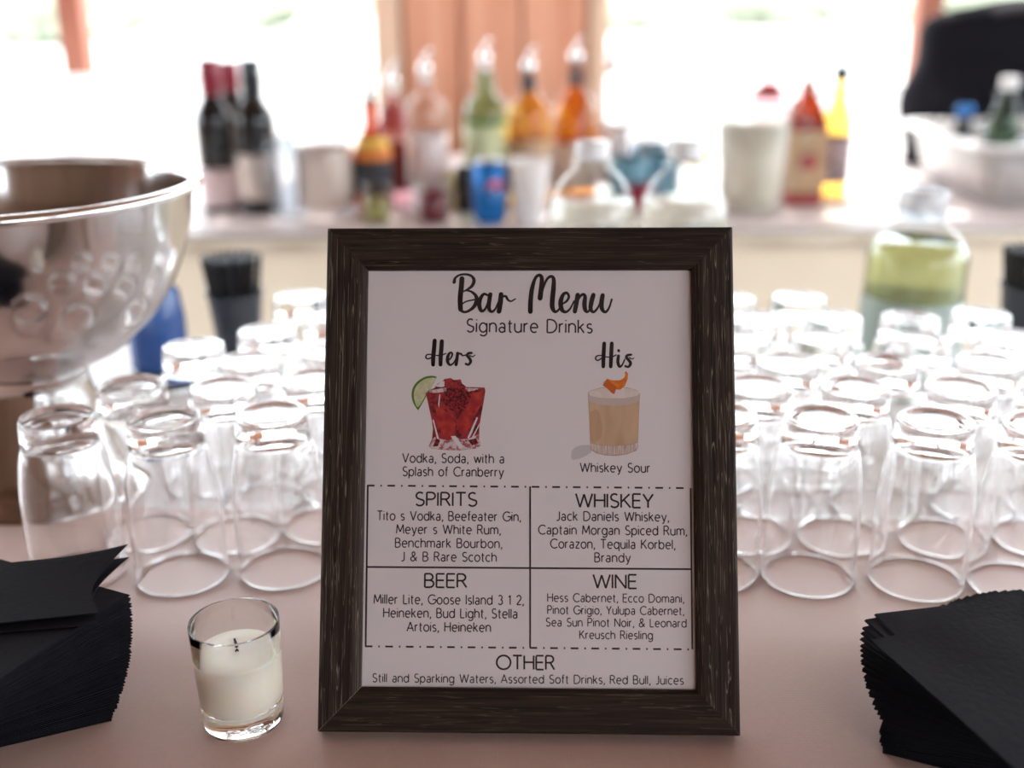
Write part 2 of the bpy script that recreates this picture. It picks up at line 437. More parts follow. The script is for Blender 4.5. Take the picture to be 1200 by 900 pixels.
# ------------------------------------------------------------------ the back counter
bt = empty('back_table', (0, 0, 0)); tag(bt, 'long rear table behind the bar holding all the liquor bottles', 'table')
CX, CY0, CY1 = 2.1, 2.02, 3.0
box('tabletop', -CX, CX, CY0, CY1, -.045, -.003, M['fold_table'], bt, .003)
for sx in (-1, 1):
    for y in (CY0 + .08, CY1 - .08):
        bm_obj('leg', tube_bm([(sx * (CX - .15), y, -.045), (sx * (CX - .15), y, FZ)], .016, 12), M['leg_metal'], bt)
o = box('tablecloth', -CX - .01, CX + .01, CY0 - .008, CY1 + .01, -.003, 0, M['blush_far'], None, .001)
tag(o, 'blush cloth tinted as by bluish light on top of the rear liquor table', 'tablecloth')
o = drape('table_skirt', -CX - .01, CX + .01, CY0 - .03, FZ + .02, -.006, M['cream'], .010, .16)
tag(o, 'cream fabric skirt hanging from the front edge of the rear table', 'table skirt')

# ------------------------------------------------------------------ framed bar menu
LEAN, YAW = R(25.17), R(-1.73)
KS = (CAM_H - .006) / CAM_H
FW, FH = .253 * KS, .3085 * KS
fr = empty('menu_frame', (.00751 * KS, .549 * KS, .0068))
fr.rotation_euler = (R(90) - LEAN, 0, YAW)
fr.rotation_mode = 'XYZ'
tag(fr, 'dark brown wood picture frame holding the printed bar menu', 'picture frame')
FM = Matrix.Translation(fr.location) @ fr.rotation_euler.to_matrix().to_4x4()   # local x across, y up, z towards the viewer
FI = FM.inverted()
def FP(px, py, depth=0.0):
    o = FI @ Vector((0, 0, CAM_H)); d = (FI.to_3x3() @ ray(px, py))
    t = (-depth - o.z) / d.z; q = o + d * t
    return q.x, q.y
tl, tr, br, bl = FP(430, 314), FP(812, 315), FP(817, 809), FP(421, 809)
ix0, ix1, iy0, iy1 = (tl[0] + bl[0]) / 2, (tr[0] + br[0]) / 2, (bl[1] + br[1]) / 2, (tl[1] + tr[1]) / 2
ox0, ox1, oy0, oy1 = -FW / 2, FW / 2, 0, FH
TH = .015
sec = [(0, -TH), (0, -.0015), (.06, 0), (.80, 0), (.93, -.0012), (1, -.0035), (1, -TH)]
def rail(p_out0, p_out1, p_in0, p_in1, m):
    vs, fs = [], []
    for (po, pi) in ((p_out0, p_in0), (p_out1, p_in1)):
        for t, z in sec: vs.append((po[0] + (pi[0] - po[0]) * t, po[1] + (pi[1] - po[1]) * t, z))
    n = len(sec)
    for i in range(n - 1): fs.append((i, i + 1, n + i + 1, n + i))
    fs += [tuple(range(n))[::-1], tuple(range(n, 2 * n)), (0, n, 2 * n - 1, n - 1)]
    o = mesh_obj('rail', vs, fs, m, fr)
    bm = bmesh.new(); bm.from_mesh(o.data); bmesh.ops.recalc_face_normals(bm, faces=bm.faces[:]); bm.to_mesh(o.data); bm.free()
    return o
gp = .00012
rail((ox0 + gp, oy1), (ox1 - gp, oy1), (ix0 + gp, iy1), (ix1 - gp, iy1), M['rail_h'])
rail((ox0 + gp, oy0), (ox1 - gp, oy0), (ix0 + gp, iy0), (ix1 - gp, iy0), M['rail_h'])
rail((ox0, oy0 + gp), (ox0, oy1 - gp), (ix0, iy0 + gp), (ix0, iy1 - gp), M['rail_v'])
rail((ox1, oy0 + gp), (ox1, oy1 - gp), (ix1, iy0 + gp), (ix1, iy1 - gp), M['rail_v'])
PD = .0062                                # paper depth behind the face
box('glass_pane', ix0 + .0003, ix1 - .0003, iy0 + .0003, iy1 - .0003, -.0052, -.0040, M['pane'], fr)
box('backing_board', ix0 + .0003, ix1 - .0003, iy0 + .0003, iy1 - .0003, -TH, -PD - .0010, M['board_back'], fr)
lz = -TH
leg = mesh_obj('easel_leg', [(-.03, .20, lz), (.03, .20, lz), (.035, .0705, -.158), (-.035, .0705, -.158), (-.03, .20, lz - .003), (.03, .20, lz - .003), (.035, .0685, -.161), (-.035, .0685, -.161)],
               [(0, 1, 2, 3), (7, 6, 5, 4), (0, 4, 5, 1), (1, 5, 6, 2), (2, 6, 7, 3), (3, 7, 4, 0)], M['board_back'], fr)
sheet = box('menu_sheet', ix0 + .0003, ix1 - .0003, iy0 + .0003, iy1 - .0003, -PD - .0003, -PD, M['paper'], fr)
tag(sheet, 'off-white printed menu sheet')
INK = -PD + .00006
def fp(px, py): return FP(px, py, PD)

# a thin single-line letter set: cap height 1, x-height XH; each glyph = (advance width, strokes)
XH = .70
def arc(cx, cy, rx, ry, a0, a1, n=10):
    return [(cx + rx * math.cos(R(a0 + (a1 - a0) * k / n)), cy + ry * math.sin(R(a0 + (a1 - a0) * k / n))) for k in range(n + 1)]
def _bowl(cx, w=.29): return arc(cx, XH / 2, w, XH / 2, 0, 360, 20)
_h = XH
GL = {
 'a': (.52, [arc(.24, .19, .22, .19, 20, 340, 16), [(.46, .0), (.46, .46)] , [(.46, .46)] + arc(.26, .47, .20, .23, 0, 150, 8)]),
 'b': (.60, [[(.0, 1), (.0, 0)], arc(.29, .35, .29, .35, 0, 360, 20)]),
 'c': (.50, [arc(.29, .35, .29, .35, 50, 310, 16)]),
 'd': (.60, [[(.58, 1), (.58, 0)], arc(.29, .35, .29, .35, 0, 360, 20)]),
 'e': (.58, [[(.01, .37), (.57, .37)] + arc(.29, .35, .28, .35, 3, 310, 18)]),
 'f': (.30, [arc(.26, .86, .14, .14, 70, 180, 6) + [(.12, 0)], [(0, .68), (.28, .68)]]),
 'g': (.60, [arc(.29, .35, .29, .35, 0, 360, 20), [(.58, .70), (.58, -.05)] + arc(.30, -.05, .28, .24, 0, -150, 9)]),
 'h': (.54, [[(0, 1), (0, 0)], [(0, .42)] + arc(.26, .42, .26, .28, 180, 0, 10) + [(.52, 0)]]),
 'i': (.04, [[(.0, .70), (.0, 0)], [(0, .90), (0, .98)]]),
 'k': (.48, [[(0, 1), (0, 0)], [(.42, .70), (.02, .33)], [(.14, .44), (.46, 0)]]),
 'l': (.04, [[(0, 1), (0, 0)]]),
 'm': (.88, [[(0, .70), (0, 0)], [(0, .46)] + arc(.22, .46, .22, .24, 180, 0, 8) + [(.44, 0)], [(.44, .46)] + arc(.65, .46, .21, .24, 180, 0, 8) + [(.86, 0)]]),
 'n': (.54, [[(0, .70), (0, 0)], [(0, .42)] + arc(.26, .42, .26, .28, 180, 0, 10) + [(.52, 0)]]),
 'o': (.60, [arc(.30, .35, .30, .35, 0, 360, 20)]),
 'p': (.60, [[(0, .70), (0, -.28)], arc(.29, .35, .29, .35, 0, 360, 20)]),
 'q': (.60, [[(.58, .70), (.58, -.28)], arc(.29, .35, .29, .35, 0, 360, 20)]),
 'r': (.30, [[(0, .70), (0, 0)], [(0, .40)] + arc(.24, .44, .24, .24, 175, 80, 7)]),
 's': (.42, [arc(.21, .52, .18, .17, 35, 230, 10) + [(.27, .33)] + arc(.21, .18, .19, .18, 40, -145, 10)]),
 't': (.32, [[(.12, .92), (.12, .14)] + arc(.25, .14, .13, .14, 180, 280, 6), [(0, .68), (.30, .68)]]),
 'u': (.54, [[(0, .70), (0, .27)] + arc(.26, .27, .26, .27, 180, 360, 10) + [(.52, .70)], [(.52, .7), (.52, 0)]]),
 'v': (.54, [[(0, .70), (.27, 0), (.54, .70)]]),
 'w': (.84, [[(0, .70), (.22, 0), (.42, .66), (.62, 0), (.84, .70)]]),
 'y': (.54, [[(0, .70), (.27, .02)], [(.54, .70), (.22, -.18), (.08, -.28)]]),
 'z': (.46, [[(0, .69), (.44, .69), (0, .01), (.46, .01)]]),
 'A': (.76, [[(0, 0), (.38, 1), (.76, 0)], [(.13, .32), (.63, .32)]]),
 'B': (.60, [[(0, 0), (0, 1), (.28, 1)] + arc(.28, .76, .24, .24, 90, -90, 9) + [(0, .52)], [(.28, .52)] + arc(.30, .26, .28, .26, 90, -90, 9) + [(0, 0)]]),
 'C': (.80, [arc(.48, .5, .48, .5, 45, 315, 20)]),
 'D': (.76, [[(0, 0), (0, 1), (.26, 1)] + arc(.26, .5, .48, .5, 90, -90, 14) + [(0, 0)]]),
 'E': (.52, [[(.52, 1), (0, 1), (0, 0), (.52, 0)], [(0, .52), (.48, .52)]]),
 'G': (.88, [arc(.48, .5, .48, .5, 45, 350, 20) + [(.95, .48), (.52, .48)]]),
 'H': (.68, [[(0, 0), (0, 1)], [(.66, 0), (.66, 1)], [(0, .52), (.66, .52)]]),
 'I': (.04, [[(0, 0), (0, 1)]]),
 'J': (.38, [[(.34, 1), (.34, .24)] + arc(.12, .22, .22, .22, 0, -120, 8)]),
 'K': (.62, [[(0, 0), (0, 1)], [(.56, 1), (.02, .42)], [(.18, .58), (.62, 0)]]),
 'L': (.46, [[(0, 1), (0, 0), (.46, 0)]]),
 'M': (.86, [[(0, 0), (.08, 1), (.43, .18), (.78, 1), (.86, 0)]]),
 'N': (.70, [[(0, 0), (0, 1), (.68, 0), (.68, 1)]]),
 'O': (.98, [arc(.49, .5, .49, .5, 0, 360, 26)]),
 'P': (.56, [[(0, 0), (0, 1), (.28, 1)] + arc(.28, .74, .26, .26, 90, -90, 9) + [(0, .48)]]),
 'R': (.60, [[(0, 0), (0, 1), (.28, 1)] + arc(.28, .75, .25, .25, 90, -90, 9) + [(0, .50)], [(.30, .50), (.60, 0)]]),
 'S': (.56, [arc(.28, .75, .24, .25, 40, 235, 11) + [(.40, .44)] + arc(.27, .26, .27, .26, 35, -150, 11)]),
 'T': (.64, [[(0, 1), (.64, 1)], [(.32, 1), (.32, 0)]]),
 'V': (.72, [[(0, 1), (.36, 0), (.72, 1)]]),
 'W': (1.1, [[(0, 1), (.28, 0), (.55, .96), (.82, 0), (1.1, 1)]]),
 'Y': (.66, [[(0, 1), (.33, .45), (.66, 1)], [(.33, .45), (.33, 0)]]),
 '1': (.22, [[(0, .80), (.18, 1), (.18, 0)]]),
 '2': (.54, [arc(.27, .73, .25, .27, 165, -35, 10) + [(.02, .01), (.54, .01)]]),
 '3': (.52, [arc(.24, .76, .22, .24, 150, -80, 9), arc(.24, .27, .26, .27, 85, -150, 10)]),
 '&': (.72, [[(.70, 0), (.20, .62)] + arc(.32, .80, .17, .20, 200, -20, 8) + [(.42, .60), (.12, .42)] + arc(.24, .23, .24, .23, 130, 300, 8) + [(.58, .22), (.68, .44)]]),
 ',': (.08, [[(.08, .10), (.06, -.04), (.0, -.16)]]),
 ' ': (.34, []),
}
def text_line(name, s, xl, xr, yb, cap, m, wt=.10, gap=.20):
    x = 0; ST = []
    for c in s:
        w, st = GL[c]
        for q in st: ST.append([(x + a_, b_) for a_, b_ in q])
        x += w + gap
    W0 = x - gap
    sl = 3.0 / 378.0
    A = Vector(fp(xl, yb - sl * (xr - xl) / 2)); B = Vector(fp(xr, yb + sl * (xr - xl) / 2)); T = Vector(fp((xl + xr) / 2, yb - cap)); Mid = Vector(fp((xl + xr) / 2, yb))
    ex = (B - A) / W0; hs = T.y - Mid.y; ey = Vector((-ex.y, ex.x)).normalized() * hs; w = wt * hs / 2
    bm = bmesh.new()
    ST2 = []
    for q in ST:                          # a pen lifts at every sharp corner
        cur = [q[0]]
        for i in range(1, len(q)):
            cur.append(q[i])
            if i < len(q) - 1:
                u_ = (Vector(q[i]) - Vector(q[i - 1])).normalized(); v_ = (Vector(q[i + 1]) - Vector(q[i])).normalized()
                if u_.dot(v_) < .6: ST2.append(cur); cur = [q[i]]
        ST2.append(cur)
    for q in ST2:
        if len(q) < 2: continue
        P = [A + ex * p[0] + ey * p[1] for p in q]; n = len(P); L, Rr = [], []
        cl_ = (P[0] - P[-1]).length < 1e-6 and n > 3
        for i in range(n):
            d0 = (P[i] - P[i - 1]).normalized() if i > 0 else ((P[i] - P[-2]).normalized() if cl_ else None)
            d1 = (P[i + 1] - P[i]).normalized() if i < n - 1 else ((P[1] - P[0]).normalized() if cl_ else None)
            d0 = d0 or d1; d1 = d1 or d0
            n0 = Vector((-d0.y, d0.x)); n1 = Vector((-d1.y, d1.x)); nn = (n0 + n1)
            nn = nn / max(.35, nn.length_squared / 2) if nn.length > .3 else n0
            L.append(bm.verts.new((P[i].x + nn.x * w, P[i].y + nn.y * w, INK))); Rr.append(bm.verts.new((P[i].x - nn.x * w, P[i].y - nn.y * w, INK)))
        for i in range(n - 1): bm.faces.new((L[i], Rr[i], Rr[i + 1], L[i + 1]))
    return bm_obj(name, bm, m, sheet)
K, KT = M['ink'], M['ink_thin']
for s, xl, xr, yb, cap, m in [
    ('Signature Drinks', 547, 694, 389.6, 15.2, KT),
    ('Vodka, Soda, with a', 471.7, 590.7, 542.3, 10.6, KT), ('Splash of Cranberry', 472, 590, 558, 10.6, KT), ('Whiskey Sour', 680, 761.7, 553.3, 10.6, KT),
    ('SPIRITS', 487, 558.8, 592.8, 15.6, K), ('Tito s Vodka, Beefeater Gin,', 442, 610, 610, 10.6, KT), ('Meyer s White Rum,', 464.7, 586.3, 625.6, 10.6, KT),
    ('Benchmark Bourbon,', 463.3, 588, 641.7, 10.6, KT), ('J & B Rare Scotch', 470.3, 581.7, 657.7, 10.6, KT),
    ('WHISKEY', 674.8, 765.3, 594.7, 15.9, K), ('Jack Daniels Whiskey,', 652.2, 783.6, 610.4, 10.6, KT), ('Captain Morgan Spiced Rum,', 631.2, 804.6, 626.6, 10.6, KT),
    ('Corazon, Tequila Korbel,', 645.2, 791, 642.8, 10.6, KT), ('Brandy', 697, 738.8, 658.6, 10.6, KT),
    ('BEER', 497.8, 546.7, 688.3, 15.8, K), ('Miller Lite, Goose Island 3 1 2,', 438.3, 613.3, 708, 10.8, KT), ('Heineken, Bud Light, Stella', 449.5, 606.3, 723.9, 10.8, KT), ('Artois, Heineken', 477, 575, 740, 10.8, KT),
    ('WINE', 695.3, 746, 689.4, 16, K), ('Hess Cabernet, Ecco Domani,', 641.8, 801.2, 705.6, 9.6, KT), ('Pinot Grigio, Yulupa Cabernet,', 641.8, 801.2, 720, 9.6, KT),
    ('Sea Sun Pinot Noir, & Leonard', 640, 804.3, 734.4, 9.6, KT), ('Kreusch Riesling', 679.4, 764.8, 748.8, 9.6, KT),
    ('OTHER', 582, 649.7, 784.5, 16.2, K), ('Still and Sparking Waters, Assorted Soft Drinks, Red Bull, Juices', 436.7, 800.9, 800.6, 9.8, KT)]:
    text_line('heading_text' if m is K else 'menu_text', s, xl, xr, yb, cap, m, .135 if m is K else (.12 if cap > 12 else .132), .16 if m is K else .2)

def ribbon(bm, pts, off, sc, z):
    """a pen stroke: pts = (x, y, width) in sketch units, smoothed"""
    sp = smooth_prof(pts, 6); n = len(sp); L, Rr = [], []
    P = [Vector(fp(off[0] + x / sc, off[1] + y / sc)) for x, y, w in sp]
    u = (Vector(fp(601, 450)) - Vector(fp(600, 450))).length
    for i in range(n):
        d = (P[min(i + 1, n - 1)] - P[max(i - 1, 0)]).normalized(); nn = Vector((-d.y, d.x)); w = sp[i][2] * 1.33 / sc * u / 2
        L.append(bm.verts.new((P[i].x + nn.x * w, P[i].y + nn.y * w, z))); Rr.append(bm.verts.new((P[i].x - nn.x * w, P[i].y - nn.y * w, z)))
    for i in range(n - 1): bm.faces.new((L[i], Rr[i], Rr[i + 1], L[i + 1]))
    for i in (0, n - 1):
        w = sp[i][2] * 1.33 / sc * u / 2; ring = [bm.verts.new((P[i].x + w * math.cos(k * .524), P[i].y + w * math.sin(k * .524), z)) for k in range(12)]
        bm.faces.new(ring)
def script(name, strokes, off, sc):
    bm = bmesh.new()
    for i, s in enumerate(strokes): ribbon(bm, s, off, sc, INK + i * 4e-6)
    return bm_obj(name, bm, K, sheet)
script('script_title', [
    [(122, 95, 26), (117, 160, 26), (110, 230, 26), (113, 300, 24)],
    [(70, 118, 18), (78, 90, 12), (108, 70, 11), (150, 66, 12), (187, 78, 14), (203, 108, 18), (188, 145, 16), (150, 172, 10), (132, 180, 8)],
    [(150, 174, 8), (185, 182, 12), (215, 210, 18), (220, 245, 22), (200, 285, 18), (160, 314, 13), (128, 316, 14), (108, 296, 18)],
    [(118, 268, 8), (150, 248, 8), (200, 236, 8), (248, 226, 8)],
    [(292, 205, 12), (268, 198, 14), (245, 230, 20), (238, 275, 22), (252, 310, 18), (276, 300, 12), (298, 250, 10)],
    [(312, 200, 22), (304, 250, 22), (303, 295, 20), (322, 316, 14), (346, 296, 10), (366, 250, 8)],
    [(384, 200, 24), (379, 255, 26), (370, 314, 24)],
    [(378, 245, 8), (396, 216, 10), (416, 214, 14), (430, 236, 12), (450, 246, 9), (480, 230, 7)],
    [(580, 315, 24), (582, 240, 24), (592, 160, 22), (612, 95, 16), (635, 72, 16), (655, 85, 20), (655, 140, 24), (645, 225, 26)],
    [(650, 215, 12), (668, 150, 12), (692, 98, 13), (718, 80, 16), (736, 98, 20), (735, 160, 24), (728, 230, 25), (727, 285, 24), (745, 316, 16), (768, 304, 11), (790, 268, 8)],
    [(790, 266, 8), (822, 246, 12), (838, 215, 13), (824, 190, 14), (800, 202, 18), (783, 250, 24), (790, 300, 22), (816, 318, 14), (846, 296, 10), (872, 245, 8)],
    [(897, 203, 22), (888, 260, 24), (878, 314, 22)],
    [(882, 290, 9), (900, 236, 11), (926, 202, 14), (946, 212, 18), (942, 265, 24), (948, 305, 20), (966, 316, 12), (988, 280, 8)],
    [(1002, 204, 22), (988, 255, 24), (984, 298, 20), (1004, 318, 14), (1034, 285, 10), (1058, 225, 8)],
    [(1064, 206, 22), (1056, 260, 24), (1062, 302, 20), (1084, 318, 14), (1108, 288, 10), (1125, 234, 10)]], (520, 310), 5.714)
script('script_subtitle', [
    [(189, -5, 24), (184, 60, 25), (178, 120, 25), (177, 176, 22)], [(243, 0, 24), (239, 60, 25), (234, 120, 25), (233, 176, 22)],
    [(168, 120, 8), (140, 132, 9), (122, 122, 9), (130, 102, 8), (160, 98, 7), (200, 106, 7), (240, 104, 7), (272, 92, 8)],
    [(288, 148, 8), (312, 124, 10), (322, 96, 11), (308, 84, 12), (290, 108, 18), (286, 150, 19), (304, 178, 13), (332, 162, 9), (354, 118, 7)],
    [(362, 90, 18), (356, 138, 19), (350, 176, 18)], [(356, 124, 7), (372, 94, 10), (388, 96, 12), (402, 108, 9), (440, 98, 7)],
    [(468, 88, 13), (444, 90, 15), (434, 108, 16), (452, 130, 17), (460, 152, 17), (444, 176, 14), (424, 170, 14)], [(452, 106, 7), (474, 116, 7), (493, 104, 6)]], (480, 400), 6.43)
script('script_subtitle', [
    [(214, 14, 19), (210, 90, 20), (208, 166, 18)], [(264, 14, 19), (260, 90, 20), (257, 166, 18)],
    [(196, 112, 7), (172, 126, 7), (157, 116, 7), (164, 98, 7), (190, 93, 6), (225, 102, 6), (262, 104, 6), (292, 90, 7)],
    [(308, 96, 15), (304, 135, 16), (314, 166, 14), (332, 156, 9), (350, 118, 7)], [(309, 60, 14), (310, 63, 14)],
    [(392, 88, 11), (368, 92, 13), (360, 106, 14), (376, 124, 15), (388, 146, 15), (374, 168, 12), (354, 164, 12)], [(380, 106, 6), (396, 116, 6), (410, 110, 5)]], (670, 400), 5.625)

def poly(name, pts, off, sc, m, z, smooth=0, parent=None):
    if smooth: pts = smooth_prof(list(pts) + [pts[0]], smooth)[:-1]
    vs = [(*fp(off[0] + x / sc, off[1] + y / sc), z) for x, y in pts]
    return mesh_obj(name, vs, [tuple(range(len(vs)))], m, parent or sheet)
def line_bm(bm, p, q, w):
    A = Vector(fp(*p)); B = Vector(fp(*q)); d = (B - A).normalized(); n = Vector((-d.y, d.x)) * w / 2
    bm.faces.new([bm.verts.new((*v, INK)) for v in (A + n, A - n, B - n, B + n)])
bm = bmesh.new(); LW = .0011
TLc, TRc, BRc, BLc = (431, 569), (809.4, 572), (811.3, 761), (428.5, 757.4)
line_bm(bm, TLc, BLc, LW); line_bm(bm, TRc, BRc, LW); line_bm(bm, (621.2, 570), (621.2, 758.5), LW); line_bm(bm, (430, 664.4), (810, 667), LW)
bm_obj('table_rule', bm, K, sheet)
bm = bmesh.new()
for (p, q) in ((TLc, TRc), (BLc, BRc)):
    L = q[0] - p[0]; f_ = lambda x: (p[0] + x, p[1] + (q[1] - p[1]) * x / L)
    line_bm(bm, f_(-.6), f_(8), LW); x = 14.8
    while x < L - 2:
        line_bm(bm, f_(x), f_(x + 1.8), LW)
        if x + 9 < L: line_bm(bm, f_(x + 8.2), f_(min(L, x + 17.2)), LW)
        x += 24.15
bm_obj('dashed_rule', bm, K, sheet)

# the two printed drinks
def pm(name, col, col2=None, sc=120, lo=.4, hi=.6, stretch=(1, 1, 1)):
    m = mat('print_' + name, col, .6, spec=.2)
    if col2:
        nt = m.node_tree; b = nt.nodes['Principled BSDF']; tc = nt.nodes.new('ShaderNodeTexCoord'); mp = nt.nodes.new('ShaderNodeMapping'); mp.inputs['Scale'].default_value = stretch
        n = nt.nodes.new('ShaderNodeTexNoise'); n.inputs['Scale'].default_value = sc; n.inputs['Detail'].default_value = 3
        cr = nt.nodes.new('ShaderNodeValToRGB'); cr.color_ramp.elements[0].position = lo; cr.color_ramp.elements[1].position = hi
        cr.color_ramp.elements[0].color = (*col, 1); cr.color_ramp.elements[1].color = (*col2, 1)
        nt.links.new(tc.outputs['Object'], mp.inputs[0]); nt.links.new(mp.outputs[0], n.inputs['Vector']); nt.links.new(n.outputs['Fac'], cr.inputs[0]); nt.links.new(cr.outputs[0], b.inputs['Base Color'])
    return m
P_ = dict(red=pm('red', (.09, .01, .015), (.42, .035, .045), 260, .38, .56), ruby=pm('ruby', (.55, .05, .04), (.36, .02, .03), 200), dark=pm('dark', (.04, .004, .01), (.40, .02, .03), 900, .42, .6),
          lime=pm('lime', (.52, .55, .28), (.66, .62, .42), 300), rind=pm('rind', (.08, .20, .03)), pale=pm('pale', (.72, .62, .64), (.45, .10, .12), 420, .45, .6), wht=pm('white', (.80, .74, .75)),
          tan=pm('tan', (.58, .37, .23), (.68, .46, .30), 60, .3, .7, (3, .6, 1)), foam=pm('foam', (.76, .62, .55), (.82, .72, .68), 220), edge=pm('edge', (.50, .36, .30)), rib=pm('rib', (.78, .66, .60), (.50, .33, .27), 1, .4, .6, (1500, 60, 1)),
          peel=pm('peel', (.85, .24, .03), (.72, .16, .02), 300), peeld=pm('peel_dark', (.62, .13, .02)), shade=pm('shade', (.62, .56, .58)), mid=pm('mid', (.55, .34, .20), (.64, .42, .27), 40, .3, .7, (4, .5, 1)))
O1, S1 = (480, 400), 6.43
z = INK
il = poly('cranberry_drink_print', [(122, 392), (150, 368), (190, 350), (330, 344), (480, 345), (565, 348), (571, 372), (556, 470), (537, 570), (526, 650), (524, 735), (540, 785), (500, 808), (380, 822), (250, 818), (165, 808), (143, 792), (168, 742), (176, 660), (166, 590), (140, 470)], O1, S1, P_['red'], z)
tag(il, 'red cranberry drink with ice and lime wedge'); z += 1e-5
ill = il
poly('print_shape', [(205, 268), (175, 260), (120, 266), (62, 300), (25, 350), (15, 410), (30, 470), (62, 517), (72, 508), (125, 415), (122, 392), (165, 350)], O1, S1, P_['rind'], z, 3)
poly('print_shape', [(200, 277), (165, 274), (115, 285), (65, 320), (36, 370), (34, 430), (62, 498), (118, 412), (122, 388), (165, 348)], O1, S1, P_['lime'], z + 1e-5, 3)
poly('print_shape', [(190, 345), (215, 318), (250, 300), (262, 284), (310, 276), (335, 292), (385, 286), (395, 318), (425, 340), (420, 352), (300, 360), (200, 356)], O1, S1, P_['red'], z + 1e-5)
poly('print_shape', [(195, 340), (240, 304), (262, 300), (262, 340), (240, 346)], O1, S1, P_['wht'], z + 2e-5)
poly('print_shape', [(420, 352), (550, 352), (480, 372), (440, 380)], O1, S1, P_['pale'], z + 2e-5)
poly('print_shape', [(150, 370), (275, 348), (280, 380), (200, 388), (150, 385)], O1, S1, P_['pale'], z + 2e-5)
poly('print_shape', [(265, 350), (415, 350), (470, 385), (440, 470), (400, 520), (355, 560), (300, 510), (255, 460)], O1, S1, P_['dark'], z + 2e-5)
poly('print_shape', [(470, 390), (560, 372), (545, 470), (510, 530), (470, 600), (430, 700), (370, 690), (365, 580), (430, 500)], O1, S1, P_['ruby'], z + 2e-5)
poly('print_shape', [(190, 470), (290, 540), (350, 620), (340, 700), (260, 720), (215, 640)], O1, S1, P_['ruby'], z + 2e-5)
poly('print_shape', [(167, 738), (200, 712), (240, 738), (300, 745), (340, 715), (380, 738), (440, 735), (520, 700), (526, 745), (540, 785), (500, 808), (380, 820), (250, 817), (165, 806), (144, 792)], O1, S1, P_['pale'], z + 3e-5)
for q in ([(172, 590), (182, 590), (212, 700), (222, 735), (208, 735)], [(505, 570), (516, 575), (470, 690), (445, 735), (436, 725)], [(310, 715), (345, 712), (405, 790), (380, 812)], [(525, 620), (532, 622), (480, 725), (470, 722)], [(215, 470), (225, 400), (232, 400), (222, 500)]):
    poly('print_shape', q, O1, S1, P_['wht'], z + 4e-5)
for q in ([(200, 735), (230, 745), (215, 790), (175, 792)], [(440, 745), (500, 730), (515, 770), (470, 785)]):
    poly('print_shape', q, O1, S1, P_['dark'], z + 4e-5)
O2, S2 = (670, 400), 5.625
poly('print_shape', [(0, 720), (40, 690), (110, 682), (125, 700), (130, 730), (60, 770), (0, 778)], O2, S2, P_['shade'], z - 5e-6, 3)
wl = poly('sour_drink_print', [(108, 340), (107, 360), (114, 500), (122, 690), (124, 712), (160, 738), (220, 752), (290, 756), (360, 746), (425, 722), (436, 700), (442, 520), (449, 345), (430, 322), (370, 305), (280, 298), (190, 305), (130, 322)], O2, S2, P_['edge'], z)
tag(wl, 'tan whiskey sour in a tumbler with orange peel')
poly('print_shape', [(112, 355), (118, 500), (126, 668), (200, 684), (300, 686), (400, 676), (434, 662), (439, 500), (445, 355), (400, 372), (280, 380), (160, 372)], O2, S2, P_['tan'], z + 1e-5)
poly('print_shape', [(120, 470), (170, 450), (200, 560), (190, 640), (128, 660)], O2, S2, P_['mid'], z + 1.5e-5, 3)
poly('print_shape', [(112, 350), (114, 395), (180, 418), (300, 425), (400, 412), (444, 392), (446, 348), (400, 370), (280, 380), (160, 370)], O2, S2, pm('haze', (.62, .50, .46)), z + 2e-5)
poly('print_shape', [(112, 344), (135, 324), (200, 308), (280, 303), (360, 308), (425, 324), (444, 344), (420, 362), (350, 374), (270, 377), (190, 372), (130, 360)], O2, S2, P_['foam'], z + 3e-5, 3)
poly('print_shape', [(124, 672), (200, 688), (300, 690), (400, 680), (436, 666), (432, 702), (400, 728), (340, 744), (260, 748), (180, 738), (128, 710)], O2, S2, P_['rib'], z + 2e-5)
poly('print_shape', [(232, 246), (270, 258), (320, 256), (345, 240), (352, 222), (348, 204), (358, 197), (371, 212), (368, 250), (350, 295), (320, 318), (290, 318), (240, 290), (215, 285)], O2, S2, P_['peel'], z + 4e-5)
poly('print_shape', [(205, 290), (232, 248), (262, 275), (298, 300), (280, 348), (262, 340), (235, 312)], O2, S2, P_['peeld'], z + 5e-5)

# ------------------------------------------------------------------ votive candle
cpos = (-.1660, .5669, 0)
hold = lathe('candle_holder', [(0, .0006), (.0215, .0006), (.0236, .0015), (.0242, .004), (.0247, .014), (.0256, .035), (.0266, .0688), (.0264, .0697), (.0258, .0698), (.0256, .0688), (.0240, .035), (.0231, .016), (.0215, .0125), (.012, .0118), (0, .0116)],
             M['votive'], seg=64, loc=cpos)
tag(hold, 'small clear glass votive holder left of the menu frame', 'candle holder')
cd = empty('candle', (cpos[0], cpos[1], .0122)); tag(cd, 'ivory wax candle with short burnt wick inside the votive glass', 'candle')
lathe('wax', [(0, 0), (.0200, 0), (.0226, .0008), (.0238, .010), (.0249, .0360), (.0236, .0369), (.016, .0358), (.006, .0340), (0, .0338)], M['wax'], cd, 64)
bm_obj('wick', tube_bm([(0, 0, .0335), (.0004, 0, .037), (-.0002, .0003, .041), (-.0009, .0006, .0448)], [.0011, .001, .0010, .0006], 8), M['wick'], cd)
bm_obj('wick_stub', tube_bm([(.0002, -.0042, .0345), (.0012, -.0035, .0352), (.0022, -.0042, .0350)], .0005, 6), M['wick'], cd)

